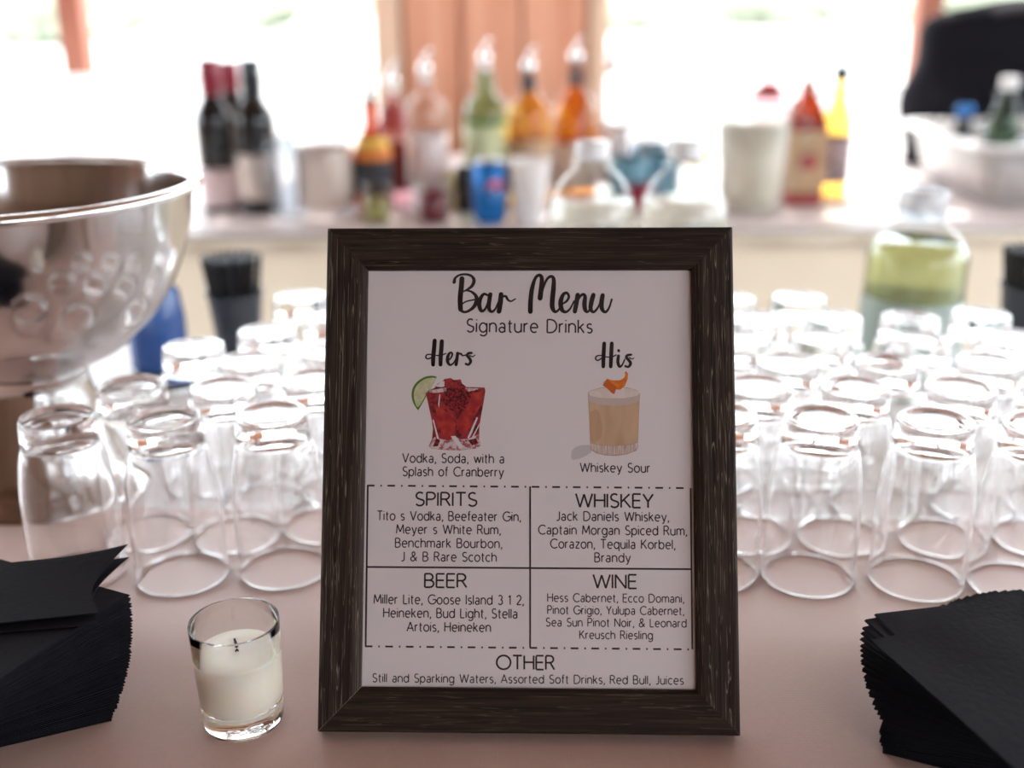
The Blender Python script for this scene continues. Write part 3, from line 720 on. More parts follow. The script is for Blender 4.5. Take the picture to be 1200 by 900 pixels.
# ------------------------------------------------------------------ napkins
NS = .127
def napkin_mesh(seed):
    """a quarter-folded paper napkin: two folded leaves joined along one edge"""
    rr = random.Random(seed); h = NS / 2; bm = bmesh.new(); n = 6
    for lay in range(2):
        z0 = lay * .00060; ins = .0006 * lay + rr.uniform(0, .0005)
        gr = []
        for j in range(n + 1):
            row = []
            for i in range(n + 1):
                x = -h + ins + (2 * h - 2 * ins) * i / n; y = -h + ins + (2 * h - ins) * j / n
                row.append((bm.verts.new((x, y, z0)), bm.verts.new((x, y, z0 + .00053))))
            gr.append(row)
        for j in range(n):
            for i in range(n):
                a, b_, c, d = gr[j][i], gr[j][i + 1], gr[j + 1][i + 1], gr[j + 1][i]
                bm.faces.new((a[1], b_[1], c[1], d[1])); bm.faces.new((a[0], d[0], c[0], b_[0]))
        ed = [gr[0][i] for i in range(n + 1)] + [gr[j][n] for j in range(1, n + 1)] + [gr[n][i] for i in range(n - 1, -1, -1)] + [gr[j][0] for j in range(n - 1, 0, -1)]
        for k in range(len(ed)):
            a, b_ = ed[k], ed[(k + 1) % len(ed)]
            bm.faces.new((a[0], b_[0], b_[1], a[1]))
    bmesh.ops.recalc_face_normals(bm, faces=bm.faces[:])
    me = bpy.data.meshes.new('napkin'); bm.to_mesh(me); bm.free(); me.materials.append(M['napkin']); return me
NM = [napkin_mesh(k) for k in range(4)]
def put_napkin(x, y, z, ang, label, group=None, me=None):
    o = bpy.data.objects.new('paper_napkin', me or random.choice(NM)); C.objects.link(o); o.location = (x, y, z); o.rotation_euler = (0, 0, ang)
    return tag(o, label, 'napkin', group)
def curl_mesh(w, d, lift, skew=0, notch=False, thick=.0007, corner=(1, 1)):
    """a folded napkin leaf w by d whose corner lifts"""
    bm = bmesh.new(); nx, ny = 16, 10; g = []
    for j in range(ny + 1):
        row = []
        for i in range(nx + 1):
            u, v = i / nx, j / ny
            x = (u - .5) * w + skew * (v - .5); y = (v - .5) * d
            if notch: x += .012 * math.sin(v * math.pi) * -1 * u
            cu_ = (u if corner[0] > 0 else 1 - u) * (v if corner[1] > 0 else 1 - v)
            z = lift * cu_ ** 3 + .0006 * math.sin(u * 9 + v * 4) * v
            row.append((bm.verts.new((x, y, z)), bm.verts.new((x, y, z + thick))))
        g.append(row)
    for j in range(ny):
        for i in range(nx):
            a, b_, c, dd = g[j][i], g[j][i + 1], g[j + 1][i + 1], g[j + 1][i]
            bm.faces.new((a[1], b_[1], c[1], dd[1])); bm.faces.new((a[0], dd[0], c[0], b_[0]))
    ed = [g[0][i] for i in range(nx + 1)] + [g[j][nx] for j in range(1, ny + 1)] + [g[ny][i] for i in range(nx - 1, -1, -1)] + [g[j][0] for j in range(ny - 1, 0, -1)]
    for k in range(len(ed)):
        a, b_ = ed[k], ed[(k + 1) % len(ed)]; bm.faces.new((a[0], b_[0], b_[1], a[1]))
    bmesh.ops.recalc_face_normals(bm, faces=bm.faces[:])
    me = bpy.data.meshes.new('napkin'); bm.to_mesh(me); bm.free(); me.materials.append(M['napkin'])
    for p in me.polygons: p.use_smooth = False
    return me
# left stack: a twist of about a quarter turn, then a few half-folded ones on top
NL, STEP = 44, .00152
for k in range(NL):
    t = k / (NL - 1)
    a = R(-22 + 45 + 42 * t + random.uniform(-.4, .4))
    put_napkin(-.3300 + .0065 * t, .6000 - .027 * t, .0004 + k * STEP, a, 'black paper napkin inside the twisted stack at left beside the candle', 'black napkins of the left stack')
zt = NL * STEP + .0008
o = put_napkin(-.3190, .5960, zt, R(8), 'half-folded black napkin just under the top one of the left stack', me=curl_mesh(.140, .078, .002, .004, True))
o = put_napkin(-.3170, .5985, zt + .0034, R(11), 'topmost half-folded black napkin of the left stack, corner lifted', me=curl_mesh(.134, .074, .006, .008, True))
# right stack
NR = 42; STR = .00118
for k in range(NR - 2):
    t = k / (NR - 1)
    z_ = .0004 + k * STR
    if k < 10: x, y, cd_ = .2975, .5600, 200 - .4 * k
    elif k < 34: q = (k - 10) / 24; x, y, cd_ = .2965, .5590 - .006 * q, 210 - 42 * q
    else: q = (k - 34) / 6; x, y, cd_ = .2965, .5530, 168 - 20 * q
    put_napkin(x, y, z_, R(cd_ - 135 + random.uniform(-1, 1)), 'black paper napkin inside the fanned stack at right under the large flat one', 'black napkins of the right stack')
z_ = .0004 + (NR - 2) * STR
put_napkin(.2997, .5510, z_, R(10.5), 'second black napkin from the top of the right stack, turned slightly')
put_napkin(.2940, .5300, z_ + .0013, R(152 - 135), 'topmost black napkin of the right stack, lying flat and square', me=curl_mesh(NS, NS, .0, 0))

# ------------------------------------------------------------------ upside-down tumblers
outer = smooth_prof([(.0340, .0004), (.0344, .020), (.0346, .045), (.0340, .068), (.0320, .088), (.0295, .101), (.0276, .1075)], 4)
prof = [(.0330, .0004)] + [(.0337, 0.0001)] + outer + [(.0270, .1095), (.0276, .1115), (.0275, .118), (.0266, .1275), (.0258, .1290), (.0245, .1292), (.0215, .1289), (.0200, .1284), (.010, .1283), (0, .1283)]
inner = smooth_prof([(.0332, .020), (.0334, .045), (.0328, .068), (.0307, .088), (.0280, .1005), (.0250, .1065), (.0190, .1100), (.010, .1125), (0, .1132)], 3)
bm = lathe_bm(prof[::-1] + [(.0328, .0012)] + inner, 56)
tumbler_me = bpy.data.meshes.new('tumbler'); bm.to_mesh(tumbler_me); bm.free(); tumbler_me.materials.append(M['glass'])
for p in tumbler_me.polygons: p.use_smooth = True
ordn = ['first', 'second', 'third', 'fourth', 'fifth', 'sixth']
PL = []
def tumblers(side, rows):
    rown = ['front row', 'second row', 'third row', 'fourth row', 'fifth row', 'rear row']
    for ri, row in enumerate(rows):
        for ci, (px, py) in enumerate(row):
            p = G(px, py, .129)
            o = bpy.data.objects.new('tumbler', tumbler_me); C.objects.link(o); PL.append((o, ri))
            o.location = (p.x, p.y, .0 if p.y < .86 else LZ); o.rotation_euler = (0, 0, random.uniform(0, 6))
            tag(o, 'upside-down clear tumbler, %s %s of the menu frame, %s from the frame' % (rown[ri], side, ordn[ci]), 'glass', 'upturned tumblers %s of the menu' % side)
tumblers('left', [[(318, 483), (192, 489), (66, 487)], [(349, 443), (262, 452), (158, 451)], [(368, 413), (291, 424)], [(322, 383), (250, 404)], [(368, 372)], [(352, 345)]])
tumblers('right', [[(845, 484), (963, 488), (1097, 491), (1222, 496)], [(889, 450), (1002, 452), (1126, 453), (1240, 452)], [(922, 421), (1041, 422), (1160, 421)], [(868, 395), (965, 392), (1078, 393), (1186, 392)], [(888, 368), (987, 369), (1146, 366)], [(866, 350), (930, 348), (1060, 372)]])

for it in range(300):                    # nobody stands inside a neighbour
    for i in range(len(PL)):
        for j in range(i):
            (a, ra), (b, rb) = PL[i], PL[j]; d = (a.location - b.location).xy; L = max(d.length, 1e-4)
            if L < .0708:
                d = d / L * (.0708 - L); wa = .0 if ra == 0 else .5; wb = .0 if rb == 0 else .5
                a.location.xy += d * wa; b.location.xy -= d * wb
for a, ra in PL: a.location.z = 0 if a.location.y < .85 else LZ

# ------------------------------------------------------------------ steel bowl
bc = (-.4203, .9147, LZ)
bowl = empty('punch_bowl', bc); tag(bowl, 'large polished steel punch bowl on a flared foot at the left', 'bowl')
R0, ZR = .158, .270
po = smooth_prof([(.030, .112), (.055, .118), (.085, .134), (.112, .160), (.132, .192), (.145, .228), (.153, ZR)], 6)
pi_ = [(r - .0018, z_ + .0012) for r, z_ in po][::-1]
lathe('basin', [(0, .110)] + po + pi_ + [(0, .1125)], M['steel'], bowl, 96)
lathe('rim', [(.156 + .0052 * math.cos(t * math.pi / 6), ZR + .0002 + .0045 * math.sin(t * math.pi / 6)) for t in range(12)], M['steel_rim'], bowl, 96, True)
lathe('foot', smooth_prof([(.048, .114), (.046, .104), (.050, .085), (.058, .055), (.069, .024), (.082, .005), (.084, .0005)], 4) + [(.081, .0005), (.067, .022), (.055, .055), (.047, .085), (.042, .104), (.044, .114)], M['steel'], bowl, 72, True)

# ------------------------------------------------------------------ cups of black stirrers
def cup_of_straws(px, lbc, where, gname):
    p = G(px, 388, 0); x, y = AT(px, 345, 1.265).x, 1.265
    c = lathe('stirrer_cup', [(0, 0), (.0225, 0), (.0235, .003), (.0325, .084), (.0345, .086), (.0345, .088), (.0318, .087), (.0222, .004), (0, .0025)], M['smoke'], seg=40, loc=(x, y, LZ))
    tag(c, lbc, 'cup')
    s0 = bm_obj('straw', tube_bm([(0, 0, 0), (0, 0, .126)], .0019, 6), M['straw']); C.objects.unlink(s0)
    k = 0; pts = []
    for ring, cnt in ((0, 1), (.25, 6), (.5, 12), (.74, 17), (.96, 22)):
        for q in range(cnt): pts.append((ring, 2 * math.pi * (q + random.random() * .3) / cnt))
    for ring, an in pts:
        s = s0.copy(); C.objects.link(s)
        b0 = Vector((x + .0185 * ring * math.cos(an), y + .0185 * ring * math.sin(an), .0035)); t1 = Vector((x + .0355 * ring * math.cos(an), y + .0355 * ring * math.sin(an), .1285 + random.uniform(-.003, .003)))
        s.location = b0; s.rotation_mode = 'QUATERNION'; s.rotation_quaternion = (t1 - b0).to_track_quat('Z', 'Y')
        tag(s, 'thin black drink stirrer packed in the cup ' + where, 'stirrer', gname)
cup_of_straws(275, 'smoky tapered cup packed with black stirrers, between bowl and menu', 'between bowl and menu', 'stirrers in the left cup')
cup_of_straws(1206, 'smoky tapered cup packed with black stirrers, right of the green juice', 'right of the green juice', 'stirrers in the right cup')

# ------------------------------------------------------------------ bottles
def bottle(name, label, cat, x, y, prof_, m, z0=0, seg=32, cap=None, capm=None, lab=None, labm=None, pour=None, group=None, rz=0, square=False):
    """prof_ : (r, z) outline up to the mouth; cap (r, z0, z1); lab (z0, z1) wraps the body; pour = height of spout"""
    r_ = empty(name, (x, y, z0), rz); tag(r_, label, cat, group)
    sp = smooth_prof(prof_, 4)
    g = 4 if square else seg
    def mk(nm, pr, mm, sg=g):
        o = lathe(nm, pr, mm, r_, sg, smooth=not square)
        if square: o.rotation_euler = (0, 0, R(45))
        return o
    mk('glass_body', [(0, sp[0][1])] + [(a_ * (1.3 if square else 1), b_) for a_, b_ in sp] + [(0, sp[-1][1])], m)
    if lab:
        rr = lambda zz: next((p[0] + (q[0] - p[0]) * (zz - p[1]) / max(1e-9, q[1] - p[1]) for p, q in zip(sp, sp[1:]) if p[1] <= zz <= q[1]), sp[1][0])
        for i, (l, lm) in enumerate(zip(lab, labm)):
            zs = [l[0] + (l[1] - l[0]) * k / 4 for k in range(5)]
            k_ = 1.3 if square else 1
            mk('label', [(rr(zs[0]) * k_ - .0002, zs[0])] + [(rr(zz) * k_ + .0007, zz) for zz in zs] + [(rr(zs[-1]) * k_ - .0002, zs[-1])], lm)
    if cap:
        lathe('cap', [(0, cap[1]), (cap[0], cap[1]), (cap[0], cap[2] - .001), (cap[0] - .001, cap[2]), (0, cap[2])], capm, r_, 24)
    if pour:
        zt = sp[-1][1]
        pr = empty('pourer'); pr.parent = r_
        lathe('collar', [(0, zt), (.012, zt), (.0135, zt + .006), (.008, zt + .010), (0, zt + .010)], M['straw'] if pour[1] else M['white'], pr, 16)
        lathe('bulb', [(0, zt + .010)] + [(.0135 * math.sin(q * math.pi / 10), zt + .024 - .014 * math.cos(q * math.pi / 10)) for q in range(1, 10)] + [(0, zt + .038)], M['chrome'], pr, 20)
        bm_obj('spout', tube_bm([(0, 0, zt + .034), (.002, 0, zt + .045), (.007, 0, zt + .055), (.014, 0, zt + .062)], [.005, .0045, .004, .0032], 10), M['chrome'], pr, True)
    return r_
def wine(px, Y, label, foil, labm, lab, h=.298, r=.0385):
    x = AT(px, 150, Y).x
    return bottle('wine_bottle', label, 'bottle', x, Y, [(r - .004, 0), (r, .004), (r, .10), (r, .178), (r - .004, .196), (.0205, .222), (.0185, .235), (.0183, h - .001)], M['darkglass'], cap=(.0202, .228, h), capm=foil, lab=[lab], labm=[labm])
wine(251, 2.24, 'dark wine bottle with red foil and low pale pink label, at far left', M['red_foil'], M['pink_label'], (.012, .088))
wine(274, 2.335, 'dark wine bottle with red foil standing between and behind the other two', M['red_foil'], M['pink_label'], (.02, .09), h=.288)
wine(299, 2.22, 'dark wine bottle with black foil and beige label, right of the red foil ones', M['black_foil'], M['beige_label'], (.030, .118), r=.040)

# clear lidded jar, square bottle
x = AT(331, 200, 2.17).x
o = empty('glass_mug', (x, 2.17, 0)); tag(o, 'clear glass mug with a handle between wine bottles and square bottle', 'mug')
lathe('cup_wall', [(0, 0), (.028, 0), (.030, .003), (.031, .16), (.0295, .161), (.0275, .012), (0, .010)], M['mug'], o, 32)
bm_obj('handle', tube_bm([(-.030, 0, .13), (-.048, 0, .125), (-.054, 0, .09), (-.046, 0, .055), (-.030, 0, .05)], .005, 10), M['mug'], o, True)
x = AT(381, 190, 2.20).x
bottle('spirit_bottle', 'square clear bottle with wide beige label and chrome pourer, right of the glass mug', 'bottle', x, 2.20, [(.055, 0), (.058, .004), (.056, .08), (.054, .130), (.036, .152), (.016, .166), (.013, .18), (.013, .212)], M['clearspirit'], lab=[(.016, .132)], labm=[M['beige_label']], pour=(1, 0))
x = AT(436, 180, 2.20).x
bottle('spirit_bottle', 'bottle with orange shoulder wrap and charcoal label, pourer on top', 'bottle', x, 2.20, [(.036, 0), (.038, .004), (.038, .10), (.036, .125), (.022, .155), (.013, .175), (.0125, .215)], M['amber_dark'], lab=[(.040, .105), (.107, .128), (.130, .150)], labm=[M['dark_label'], M['orange'], pm('gold', (.9, .55, .12))], pour=(1, 1))
x = AT(461, 150, 2.30).x
bottle('spirit_bottle', 'bottle with deep red pointed shoulder behind the charcoal label bottle', 'bottle', x, 2.30, [(.034, 0), (.036, .004), (.036, .10), (.034, .15), (.028, .175), (.012, .215), (.011, .225)], M['pinkspirit'], lab=[(.03, .12), (.150, .205)], labm=[pm('maroon', (.22, .04, .04)), M['red_print']], pour=(1, 0))
x = AT(500, 150, 2.24).x
bottle('spirit_bottle', 'tall clear spirit bottle with pourer, left of the green bottle', 'bottle', x, 2.24, [(.040, 0), (.042, .004), (.042, .10), (.042, .185), (.036, .21), (.016, .228), (.014, .24), (.014, .250)], M['clearspirit'], lab=[(.05, .15)], labm=[pm('faded', (.78, .62, .60), (.80, .74, .74), 40)], pour=(1, 0))
x = AT(569, 150, 2.27).x
bottle('spirit_bottle', 'green glass bottle with pale green label and pourer', 'bottle', x, 2.27, [(.042, 0), (.044, .004), (.044, .12), (.043, .185), (.034, .212), (.022, .226), (.020, .25), (.016, .268)], M['greenglass'], lab=[(.03, .165)], labm=[M['green_label']], pour=(1, 0))
x = AT(620, 150, 2.27).x
bottle('spirit_bottle', 'golden brown whiskey bottle with pourer, right of the green bottle', 'bottle', x, 2.27, [(.042, 0), (.0445, .004), (.0445, .12), (.0435, .155), (.040, .195), (.022, .222), (.014, .232), (.013, .252)], M['yellow'], lab=[(.03, .135), (.228, .250)], labm=[pm('brown_label', (.30, .17, .12), (.75, .55, .35), 25), M['dark_label']], pour=(1, 1))
x = AT(674, 150, 2.30).x
bottle('spirit_bottle', 'deep orange brandy bottle with pourer, second right of the green bottle', 'bottle', x, 2.30, [(.044, 0), (.046, .004), (.046, .12), (.044, .165), (.036, .205), (.020, .228), (.013, .24), (.012, .268)], M['amber'], lab=[(.03, .125), (.236, .264)], labm=[pm('cream_label', (.72, .58, .48)), M['dark_label']], pour=(1, 1))
x = AT(717, 140, 2.36).x
bottle('spirit_bottle', 'clear bottle with dark red neck band at the right edge of the wooden pier', 'bottle', x, 2.36, [(.036, 0), (.038, .004), (.038, .13), (.036, .19), (.022, .225), (.014, .245), (.013, .268)], M['clearspirit'], lab=[(.03, .15), (.255, .266)], labm=[pm('white_label', (.82, .76, .75)), M['red_print']], pour=(1, 0))
# small garnish jars and cups in front
def jar(px, Y, h, r, label, fill, fh):
    x = AT(px, 230, Y).x
    o = empty('garnish_jar', (x, Y, 0)); tag(o, label, 'jar')
    lathe('jar_glass', [(0, 0), (r * .86, 0), (r * .9, .002), (r, h), (r - .0015, h), (r * .86, .004), (0, .003)], M['shell'], o, 28)
    lathe('filling', [(0, .004), (r * .82, .004), (r * .9, fh), (r * .5, fh + .004), (0, fh + .006)], fill, o, 24)
jar(441, 2.10, .075, .030, 'small glass jar of lime wedges in front of the charcoal label bottle', M['olive'], .045)
jar(508, 2.10, .080, .034, 'small glass jar of dark cherries in front of the clear bottle', M['cherry'], .060)
jar(535, 2.22, .085, .030, 'small clear jar of yellow fruit behind the cherry jar', pm('fruit', (.75, .60, .15), (.9, .8, .5), 60), .07)
x = AT(545, 215, 2.20).x
o = lathe('shaker_cup', [(0, 0), (.018, 0), (.022, .07), (.020, .09), (0, .092)], M['darkglass'], seg=24, loc=(x, 2.20, 0)); tag(o, 'small black cup beside the left of the blue can', 'cup')
x = AT(574, 220, 2.085).x
can = empty('soda_can', (x, 2.085, 0)); tag(can, 'blue soda can with a round red and white emblem', 'can')
lathe('can_body', [(0, .002), (.024, .002), (.028, .006), (.0335, .014), (.0335, .105), (.027, .117), (0, .117)], M['can_blue'], can, 36)
lathe('can_lid', [(0, .1175), (.0265, .1175), (.0275, .120), (.026, .121), (.024, .1185), (0, .1185)], M['chrome'], can, 30)
def wrap_disc(parent, name, r, rad, zc_, a0, m, part=None, off=.0004):
    bm = bmesh.new(); c = None; pts = []
    for k in range(24):
        an = 2 * math.pi * k / 24; u_, v_ = rad * math.cos(an), rad * math.sin(an)
        if part == 'top': v_ = max(v_, rad * .18)
        if part == 'low': v_ = min(v_, -rad * .18)
        th_ = a0 + u_ / r; pts.append(bm.verts.new(((r + off) * math.cos(th_), (r + off) * math.sin(th_), zc_ + v_)))
    th_ = a0; cz = zc_ + (rad * .5 if part == 'top' else -rad * .5 if part == 'low' else 0)
    c = bm.verts.new(((r + off) * math.cos(th_), (r + off) * math.sin(th_), cz))
    for k in range(24): bm.faces.new((c, pts[k], pts[(k + 1) % 24]))
    return bm_obj(name, bm, m, parent)
wrap_disc(can, 'emblem', .0335, .019, .068, R(-68), M['white'])
wrap_disc(can, 'emblem_red', .0335, .0185, .068, R(-68), pm('emblem_red', (.80, .10, .12)), 'top', .0009)
wrap_disc(can, 'emblem_blue', .0335, .0185, .068, R(-68), M['can_blue'], 'low', .0009)
x = AT(621, 225, 2.075).x
o = lathe('paper_cup', [(0, .002), (.026, .002), (.027, .006), (.038, .118), (.0395, .120), (.0385, .122), (.0365, .119), (.026, .009), (0, .007)], M['white_cup'], seg=36, loc=(x, 2.075, 0)); tag(o, 'tall white cup right of the blue soda can', 'cup')
# water bottles with teal labels, further right
for i, (px, Y, lb) in enumerate(((655, 2.42, 'clear water bottle with pale blue label behind the white cup'), (603, 2.44, 'clear water bottle with pale blue label, just left behind the white cup'))):
    bottle('water_bottle', lb, 'bottle', AT(px, 190, Y).x, Y, [(.030, 0), (.032, .004), (.032, .12), (.028, .145), (.013, .16), (.012, .172)], M['clearspirit'], lab=[(.05, .105)], labm=[pm('sky_label', (.35, .55, .72))], cap=(.014, .168, .182), capm=M['white'])
for px, Y, lb in ((737, 2.20, 'teal-labelled plastic bottle just right of the first clear jug'), (775, 2.26, 'teal-labelled plastic bottle behind the second clear jug'), (760, 2.40, 'teal-labelled plastic bottle at the rear between the two clear jugs')):
    bottle('plastic_bottle', lb, 'bottle', AT(px, 190, Y).x, Y, [(.036, 0), (.038, .004), (.038, .14), (.034, .165), (.016, .19), (.014, .205)], M['clearspirit'], lab=[(.02, .105)], labm=[M['teal']], cap=(.016, .2, .215), capm=M['white'])
bottle('plastic_bottle', 'clear bottle with a small yellow label between teal bottle and lemonade pitcher', 'bottle', AT(814, 180, 2.34).x, 2.34, [(.030, 0), (.032, .004), (.032, .12), (.028, .14), (.014, .16), (.013, .175)], M['clearspirit'], lab=[(.07, .115)], labm=[pm('yellow_label', (.72, .60, .20))], cap=(.015, .17, .18), capm=M['white'])
x = AT(748, 240, 2.14).x
o = lathe('red_cup', [(0, 0), (.022, 0), (.028, .062), (.026, .062), (.021, .003), (0, .003)], mat('maroon_plastic', (.28, .02, .05), .35), seg=28, loc=(x, 2.14, 0)); tag(o, 'small dark red cup between the two clear jugs', 'cup')
# lemonade pitcher
x = AT(882, 190, 2.20).x
pt = empty('pitcher', (x, 2.20, 0)); tag(pt, 'large clear pitcher of pale cloudy lemonade', 'pitcher')
lathe('pitcher_wall', [(0, 0), (.060, 0), (.064, .004), (.074, .215), (.076, .218), (.073, .217), (.062, .007), (0, .005)], M['shell'], pt, 40)
lathe('lemonade', [(0, .008), (.0605, .008), (.0695, .172), (0, .172)], M['lemonade'], pt, 40)
bm_obj('handle', tube_bm([(.071, 0, .19), (.10, .005, .185), (.112, .006, .12), (.095, .004, .06), (.066, 0, .05)], .007, 10), M['shell'], pt, True)
x = AT(900, 120, 2.42).x
bottle('spirit_bottle', 'bottle with slim dark red neck rising behind the lemonade pitcher', 'bottle', x, 2.42, [(.036, 0), (.038, .004), (.038, .15), (.034, .20), (.014, .235), (.011, .25), (.011, .262)], M['pinkspirit'], lab=[(.198, .226)], labm=[M['red_print']], pour=(1, 0))
x = AT(943, 160, 2.26).x
bottle('spirit_bottle', 'square amber bottle with tan label and red print, right of the pitcher', 'bottle', x, 2.26, [(.037, 0), (.039, .004), (.039, .14), (.037, .165), (.026, .20), (.013, .222), (.012, .24)], M['amber_dark'], square=True, seg=4, lab=[(.028, .150), (.152, .166), (.004, .024)], labm=[M['tan_label'], M['red_print'], M['red_print']], pour=(1, 0))
br_ = [o for o in C.objects if o.get('label', '').startswith('square amber')][0]
bm_obj('printed_seal', bmesh.new() if False else box_bm(-.016, .016, -.0403, -.0393, .075, .105), M['red_print'], br_)
x = AT(982, 140, 2.34).x
bottle('spirit_bottle', 'golden bottle with black neck wrap, rightmost of the loose liquor bottles', 'bottle', x, 2.34, [(.030, 0), (.032, .004), (.032, .13), (.030, .16), (.016, .20), (.0125, .215), (.0125, .262)], M['yellow'], lab=[(.03, .125), (.236, .261)], labm=[pm('grey_label', (.22, .18, .20), (.5, .4, .4), 60), M['dark_label']], cap=(.0165, .236, .268), capm=M['black_foil'])

# ------------------------------------------------------------------ ice tub with bottles, black bag
tx = 1.205
tub = empty('ice_tub', (tx, 2.385, 0)); tag(tub, 'frosted grey plastic tub of ice and bottles at the far right', 'tub')
TW, TD = .29, .235
def rrect(w, d, r, z_, n=6):
    out = []
    for cx, cy, a0 in ((w - r, d - r, 0), (-w + r, d - r, 90), (-w + r, -d + r, 180), (w - r, -d + r, 270)):
        for k in range(n + 1):
            an = R(a0 + 90 * k / n); out.append((cx + r * math.cos(an), cy + r * math.sin(an), z_))
    return out
def loft(name, loops, m, parent, cap0=True, cap1=True, smooth=True, loc=None):
    vs = [v for l in loops for v in l]; n = len(loops[0]); fs = []
    for k in range(len(loops) - 1):
        for i in range(n):
            j = (i + 1) % n; fs.append((k * n + i, k * n + j, (k + 1) * n + j, (k + 1) * n + i))
    if cap0: fs.append(tuple(range(n))[::-1])
    if cap1: fs.append(tuple(range((len(loops) - 1) * n, len(loops) * n)))
    return mesh_obj(name, vs, fs, m, parent, smooth, loc)
loft('tub_wall', [rrect(TW * .86, TD * .82, .04, .002), rrect(TW * .97, TD * .96, .05, .118), rrect(TW * .97 - .004, TD * .96 - .004, .046, .118), rrect(TW * .86 - .004, TD * .82 - .004, .036, .008)], M['tub'], tub)
loft('tub_rim', [rrect(TW * .97, TD * .96, .05, .112), rrect(TW * 1.03, TD * 1.06, .055, .116), rrect(TW * 1.03, TD * 1.06, .055, .126), rrect(TW * .97 - .002, TD * .96 - .002, .048, .126), rrect(TW * .97 - .004, TD * .96 - .004, .046, .114)], M['tub_rim'], tub, False, False)
bm = bmesh.new(); rr = random.Random(3)
for k in range(150):
    c = Vector((rr.uniform(-.25, .25), rr.uniform(-.17, .17), rr.uniform(.075, .118)))
    bmesh.ops.create_cube(bm, size=rr.uniform(.022, .032), matrix=Matrix.Translation(c) @ Matrix.Rotation(rr.uniform(0, 3), 4, (rr.random(), rr.random(), rr.random() + .1)))
o = bm_obj('ice_cubes', bm, M['ice'], None, loc=(tx, 2.385, 0)); tag(o, 'clear ice cubes heaped in the frosted tub', 'ice', None, 'stuff')
for dx, dy, m_, cm, lb, h in ((-.205, -.115, M['chilled'], M['white'], 'green bottle with white cap standing up from the ice tub', .235), (-.225, .04, M['darkglass'], M['can_blue'], 'dark bottle with blue cap in the ice tub', .165), (-.12, .10, M['chilled'], M['black_foil'], 'green bottle with black cap at the back of the ice tub', .19), (-.075, -.06, M['darkglass'], M['chrome'], 'dark bottle with silver cap in the ice tub at the picture edge', .21)):
    bottle('chilled_bottle', lb, 'bottle', tx + dx, 2.385 + dy, [(.028, 0), (.030, .003), (.030, h - .095), (.024, h - .06), (.0145, h - .03), (.0135, h - .004)], m_, z0=.012, cap=(.0175, h - .024, h), capm=cm)
# black bag slumped behind the tub
bxp = AT(1150, 100, 2.62)
def bag():
    bm = bmesh.new(); nu, nv = 40, 22; rows_ = []
    for j in range(nv + 1):
        v = j / nv; row = []
        for i in range(nu):
            u_ = 2 * math.pi * i / nu
            w = .375 * (1 - .06 * v ** 3) ; d = .125 * (1 - .25 * v ** 2)
            if v > .8: s_ = math.sqrt(max(0, 1 - ((v - .8) / .2) ** 2)); w *= .80 + .20 * s_; d *= s_ * .9 + .1
            cx_, sy_ = math.cos(u_), math.sin(u_)
            x_ = w * math.copysign(abs(cx_) ** .7, cx_); y_ = d * math.copysign(abs(sy_) ** .8, sy_)
            z_ = .37 * v + .010 * math.sin(x_ * 14 + 2) * v + .02 * v * math.exp(-((x_ + .16) / .1) ** 2) - .16 * v * max(0, x_ + .05)
            y_ += .012 * math.sin(v * 13 + x_ * 9) ; x_ += .012 * math.sin(v * 9 + 1)
            row.append(bm.verts.new((x_, y_, z_)))
        rows_.append(row)
    for j in range(nv):
        for i in range(nu):
            k = (i + 1) % nu; bm.faces.new((rows_[j][i], rows_[j][k], rows_[j + 1][k], rows_[j + 1][i]))
    bm.faces.new(rows_[0][::-1]); bm.faces.new(rows_[-1]); return bm
bg_ = empty('duffel_bag', (1.352, 2.79, .001)); tag(bg_, 'slumped black fabric bag behind the ice tub', 'bag')
bm_obj('bag_body', bag(), M['bag'], bg_, True)
st = smooth_prof([(-.24, -.085, .17), (-.12, -.135, .215), (.0, -.142, .235), (.14, -.140, .232), (.28, -.10, .20)], 5)
bmS = bmesh.new(); pr_ = None
for p in st:
    cur = (bmS.verts.new((p[0], p[1], p[2] - .019)), bmS.verts.new((p[0], p[1] - .006, p[2])), bmS.verts.new((p[0], p[1], p[2] + .019)))
    if pr_: bmS.faces.new((pr_[0], cur[0], cur[1], pr_[1])); bmS.faces.new((pr_[1], cur[1], cur[2], pr_[2]))
    pr_ = cur
so = bm_obj('strap', bmS, mat('navy_webbing', (.018, .018, .032), .7, spec=.2), bg_, True); so.modifiers.new('s', 'SOLIDIFY').thickness = .004

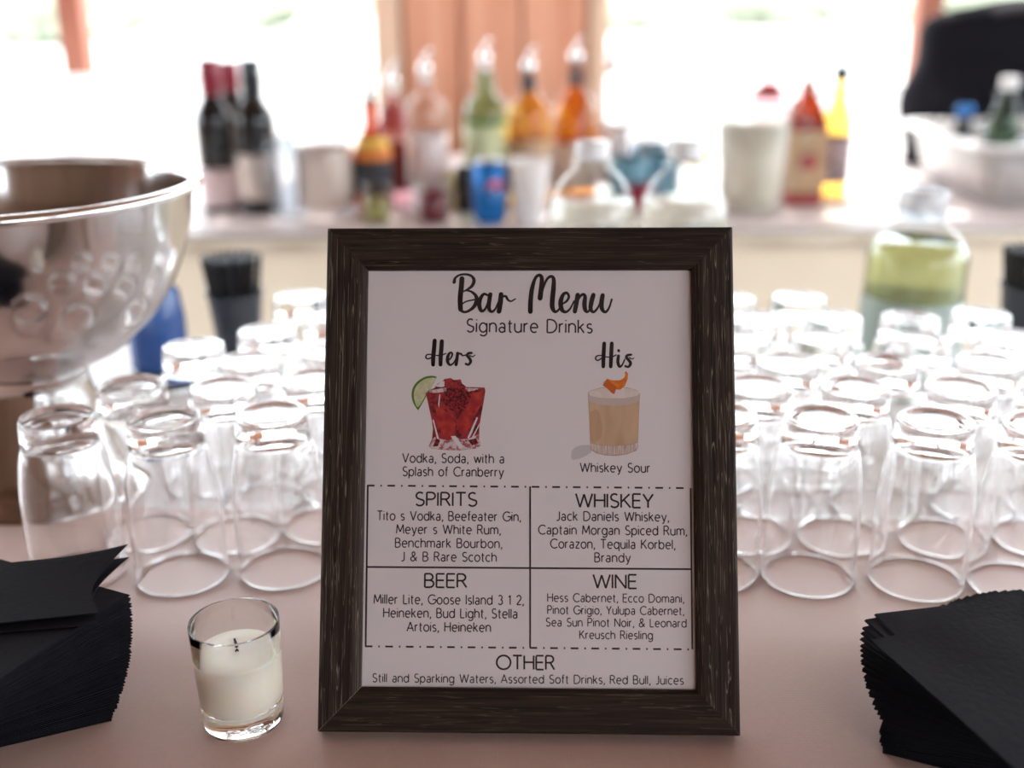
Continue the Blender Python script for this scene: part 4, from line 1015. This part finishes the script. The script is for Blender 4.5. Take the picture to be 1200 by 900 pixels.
# ------------------------------------------------------------------ bottles standing at the rear of the bar itself
x = AT(1075, 300, 1.22).x
jb = empty('juice_bottle', (x, 1.22, LZ)); tag(jb, 'round clear bottle of pale green juice with clear cap', 'bottle')
pj = smooth_prof([(.050, 0), (.0545, .006), (.0555, .05), (.0560, .12), (.0545, .140), (.044, .158), (.030, .170), (.024, .176)], 4)
lathe('bottle_wall', [(0, 0)] + pj + [(.024, .186)], M['shell'], jb, 48)
lathe('juice', [(0, .003)] + [(r - .0015, max(.003, z_)) for r, z_ in pj if z_ < .149] + [(.0485, .1495), (0, .1495)], M['juice'], jb, 48)
lathe('label', [(.0560, .006), (.0568, .008), (.0569, .088), (.0560, .090)], M['teal_label'], jb, 48)
lathe('cap', [(0, .178), (.0255, .178), (.0260, .182), (.0260, .205), (.0245, .209), (0, .209)], mat('clear_white_cap', (.85, .88, .92), .15, trans=.5), jb, 36)
for px, lb in ((694, 'clear round jug with white cap behind the menu frame, left one'), (802, 'clear round jug with white cap behind the menu frame, right one')):
    x = AT(px, 220, 1.25).x
    jg = empty('water_jug', (x, 1.25, LZ)); tag(jg, lb, 'bottle', 'clear jugs behind the menu')
    pj = smooth_prof([(.047, 0), (.0505, .006), (.0515, .08), (.0515, .165), (.0495, .186), (.0420, .208), (.030, .224), (.0195, .2315)], 4)
    lathe('bottle_wall', [(0, 0)] + pj + [(.0180, .2335), (.0235, .2350), (.0235, .2370), (.0180, .2385), (.0180, .245)], M['shell'], jg, 48)
    lathe('water', [(0, .003)] + [(r - .0015, max(.003, z_)) for r, z_ in pj if z_ < .193] + [(.0465, .1945), (0, .1945)], M['water'], jg, 48)
    lathe('cap', [(0, .241), (.0195, .241), (.0200, .243), (.0200, .259), (.0190, .261), (0, .261)], M['white'], jg, 36)
# blue tumbler behind the bowl
x = AT(183, 380, 1.20).x
bb = empty('blue_bottle', (x, 1.20, LZ)); tag(bb, 'cobalt blue bottle with clear base half hidden behind the steel bowl', 'bottle')
lathe('body', [(0, .020), (.0320, .020), (.0325, .024), (.0325, .075), (.029, .105), (.016, .125), (.014, .15), (0, .15)], M['blue'], bb, 36)
lathe('clear_base', [(0, 0), (.0335, 0), (.0345, .003), (.0345, .0195), (0, .0195)], M['glass'], bb, 36)
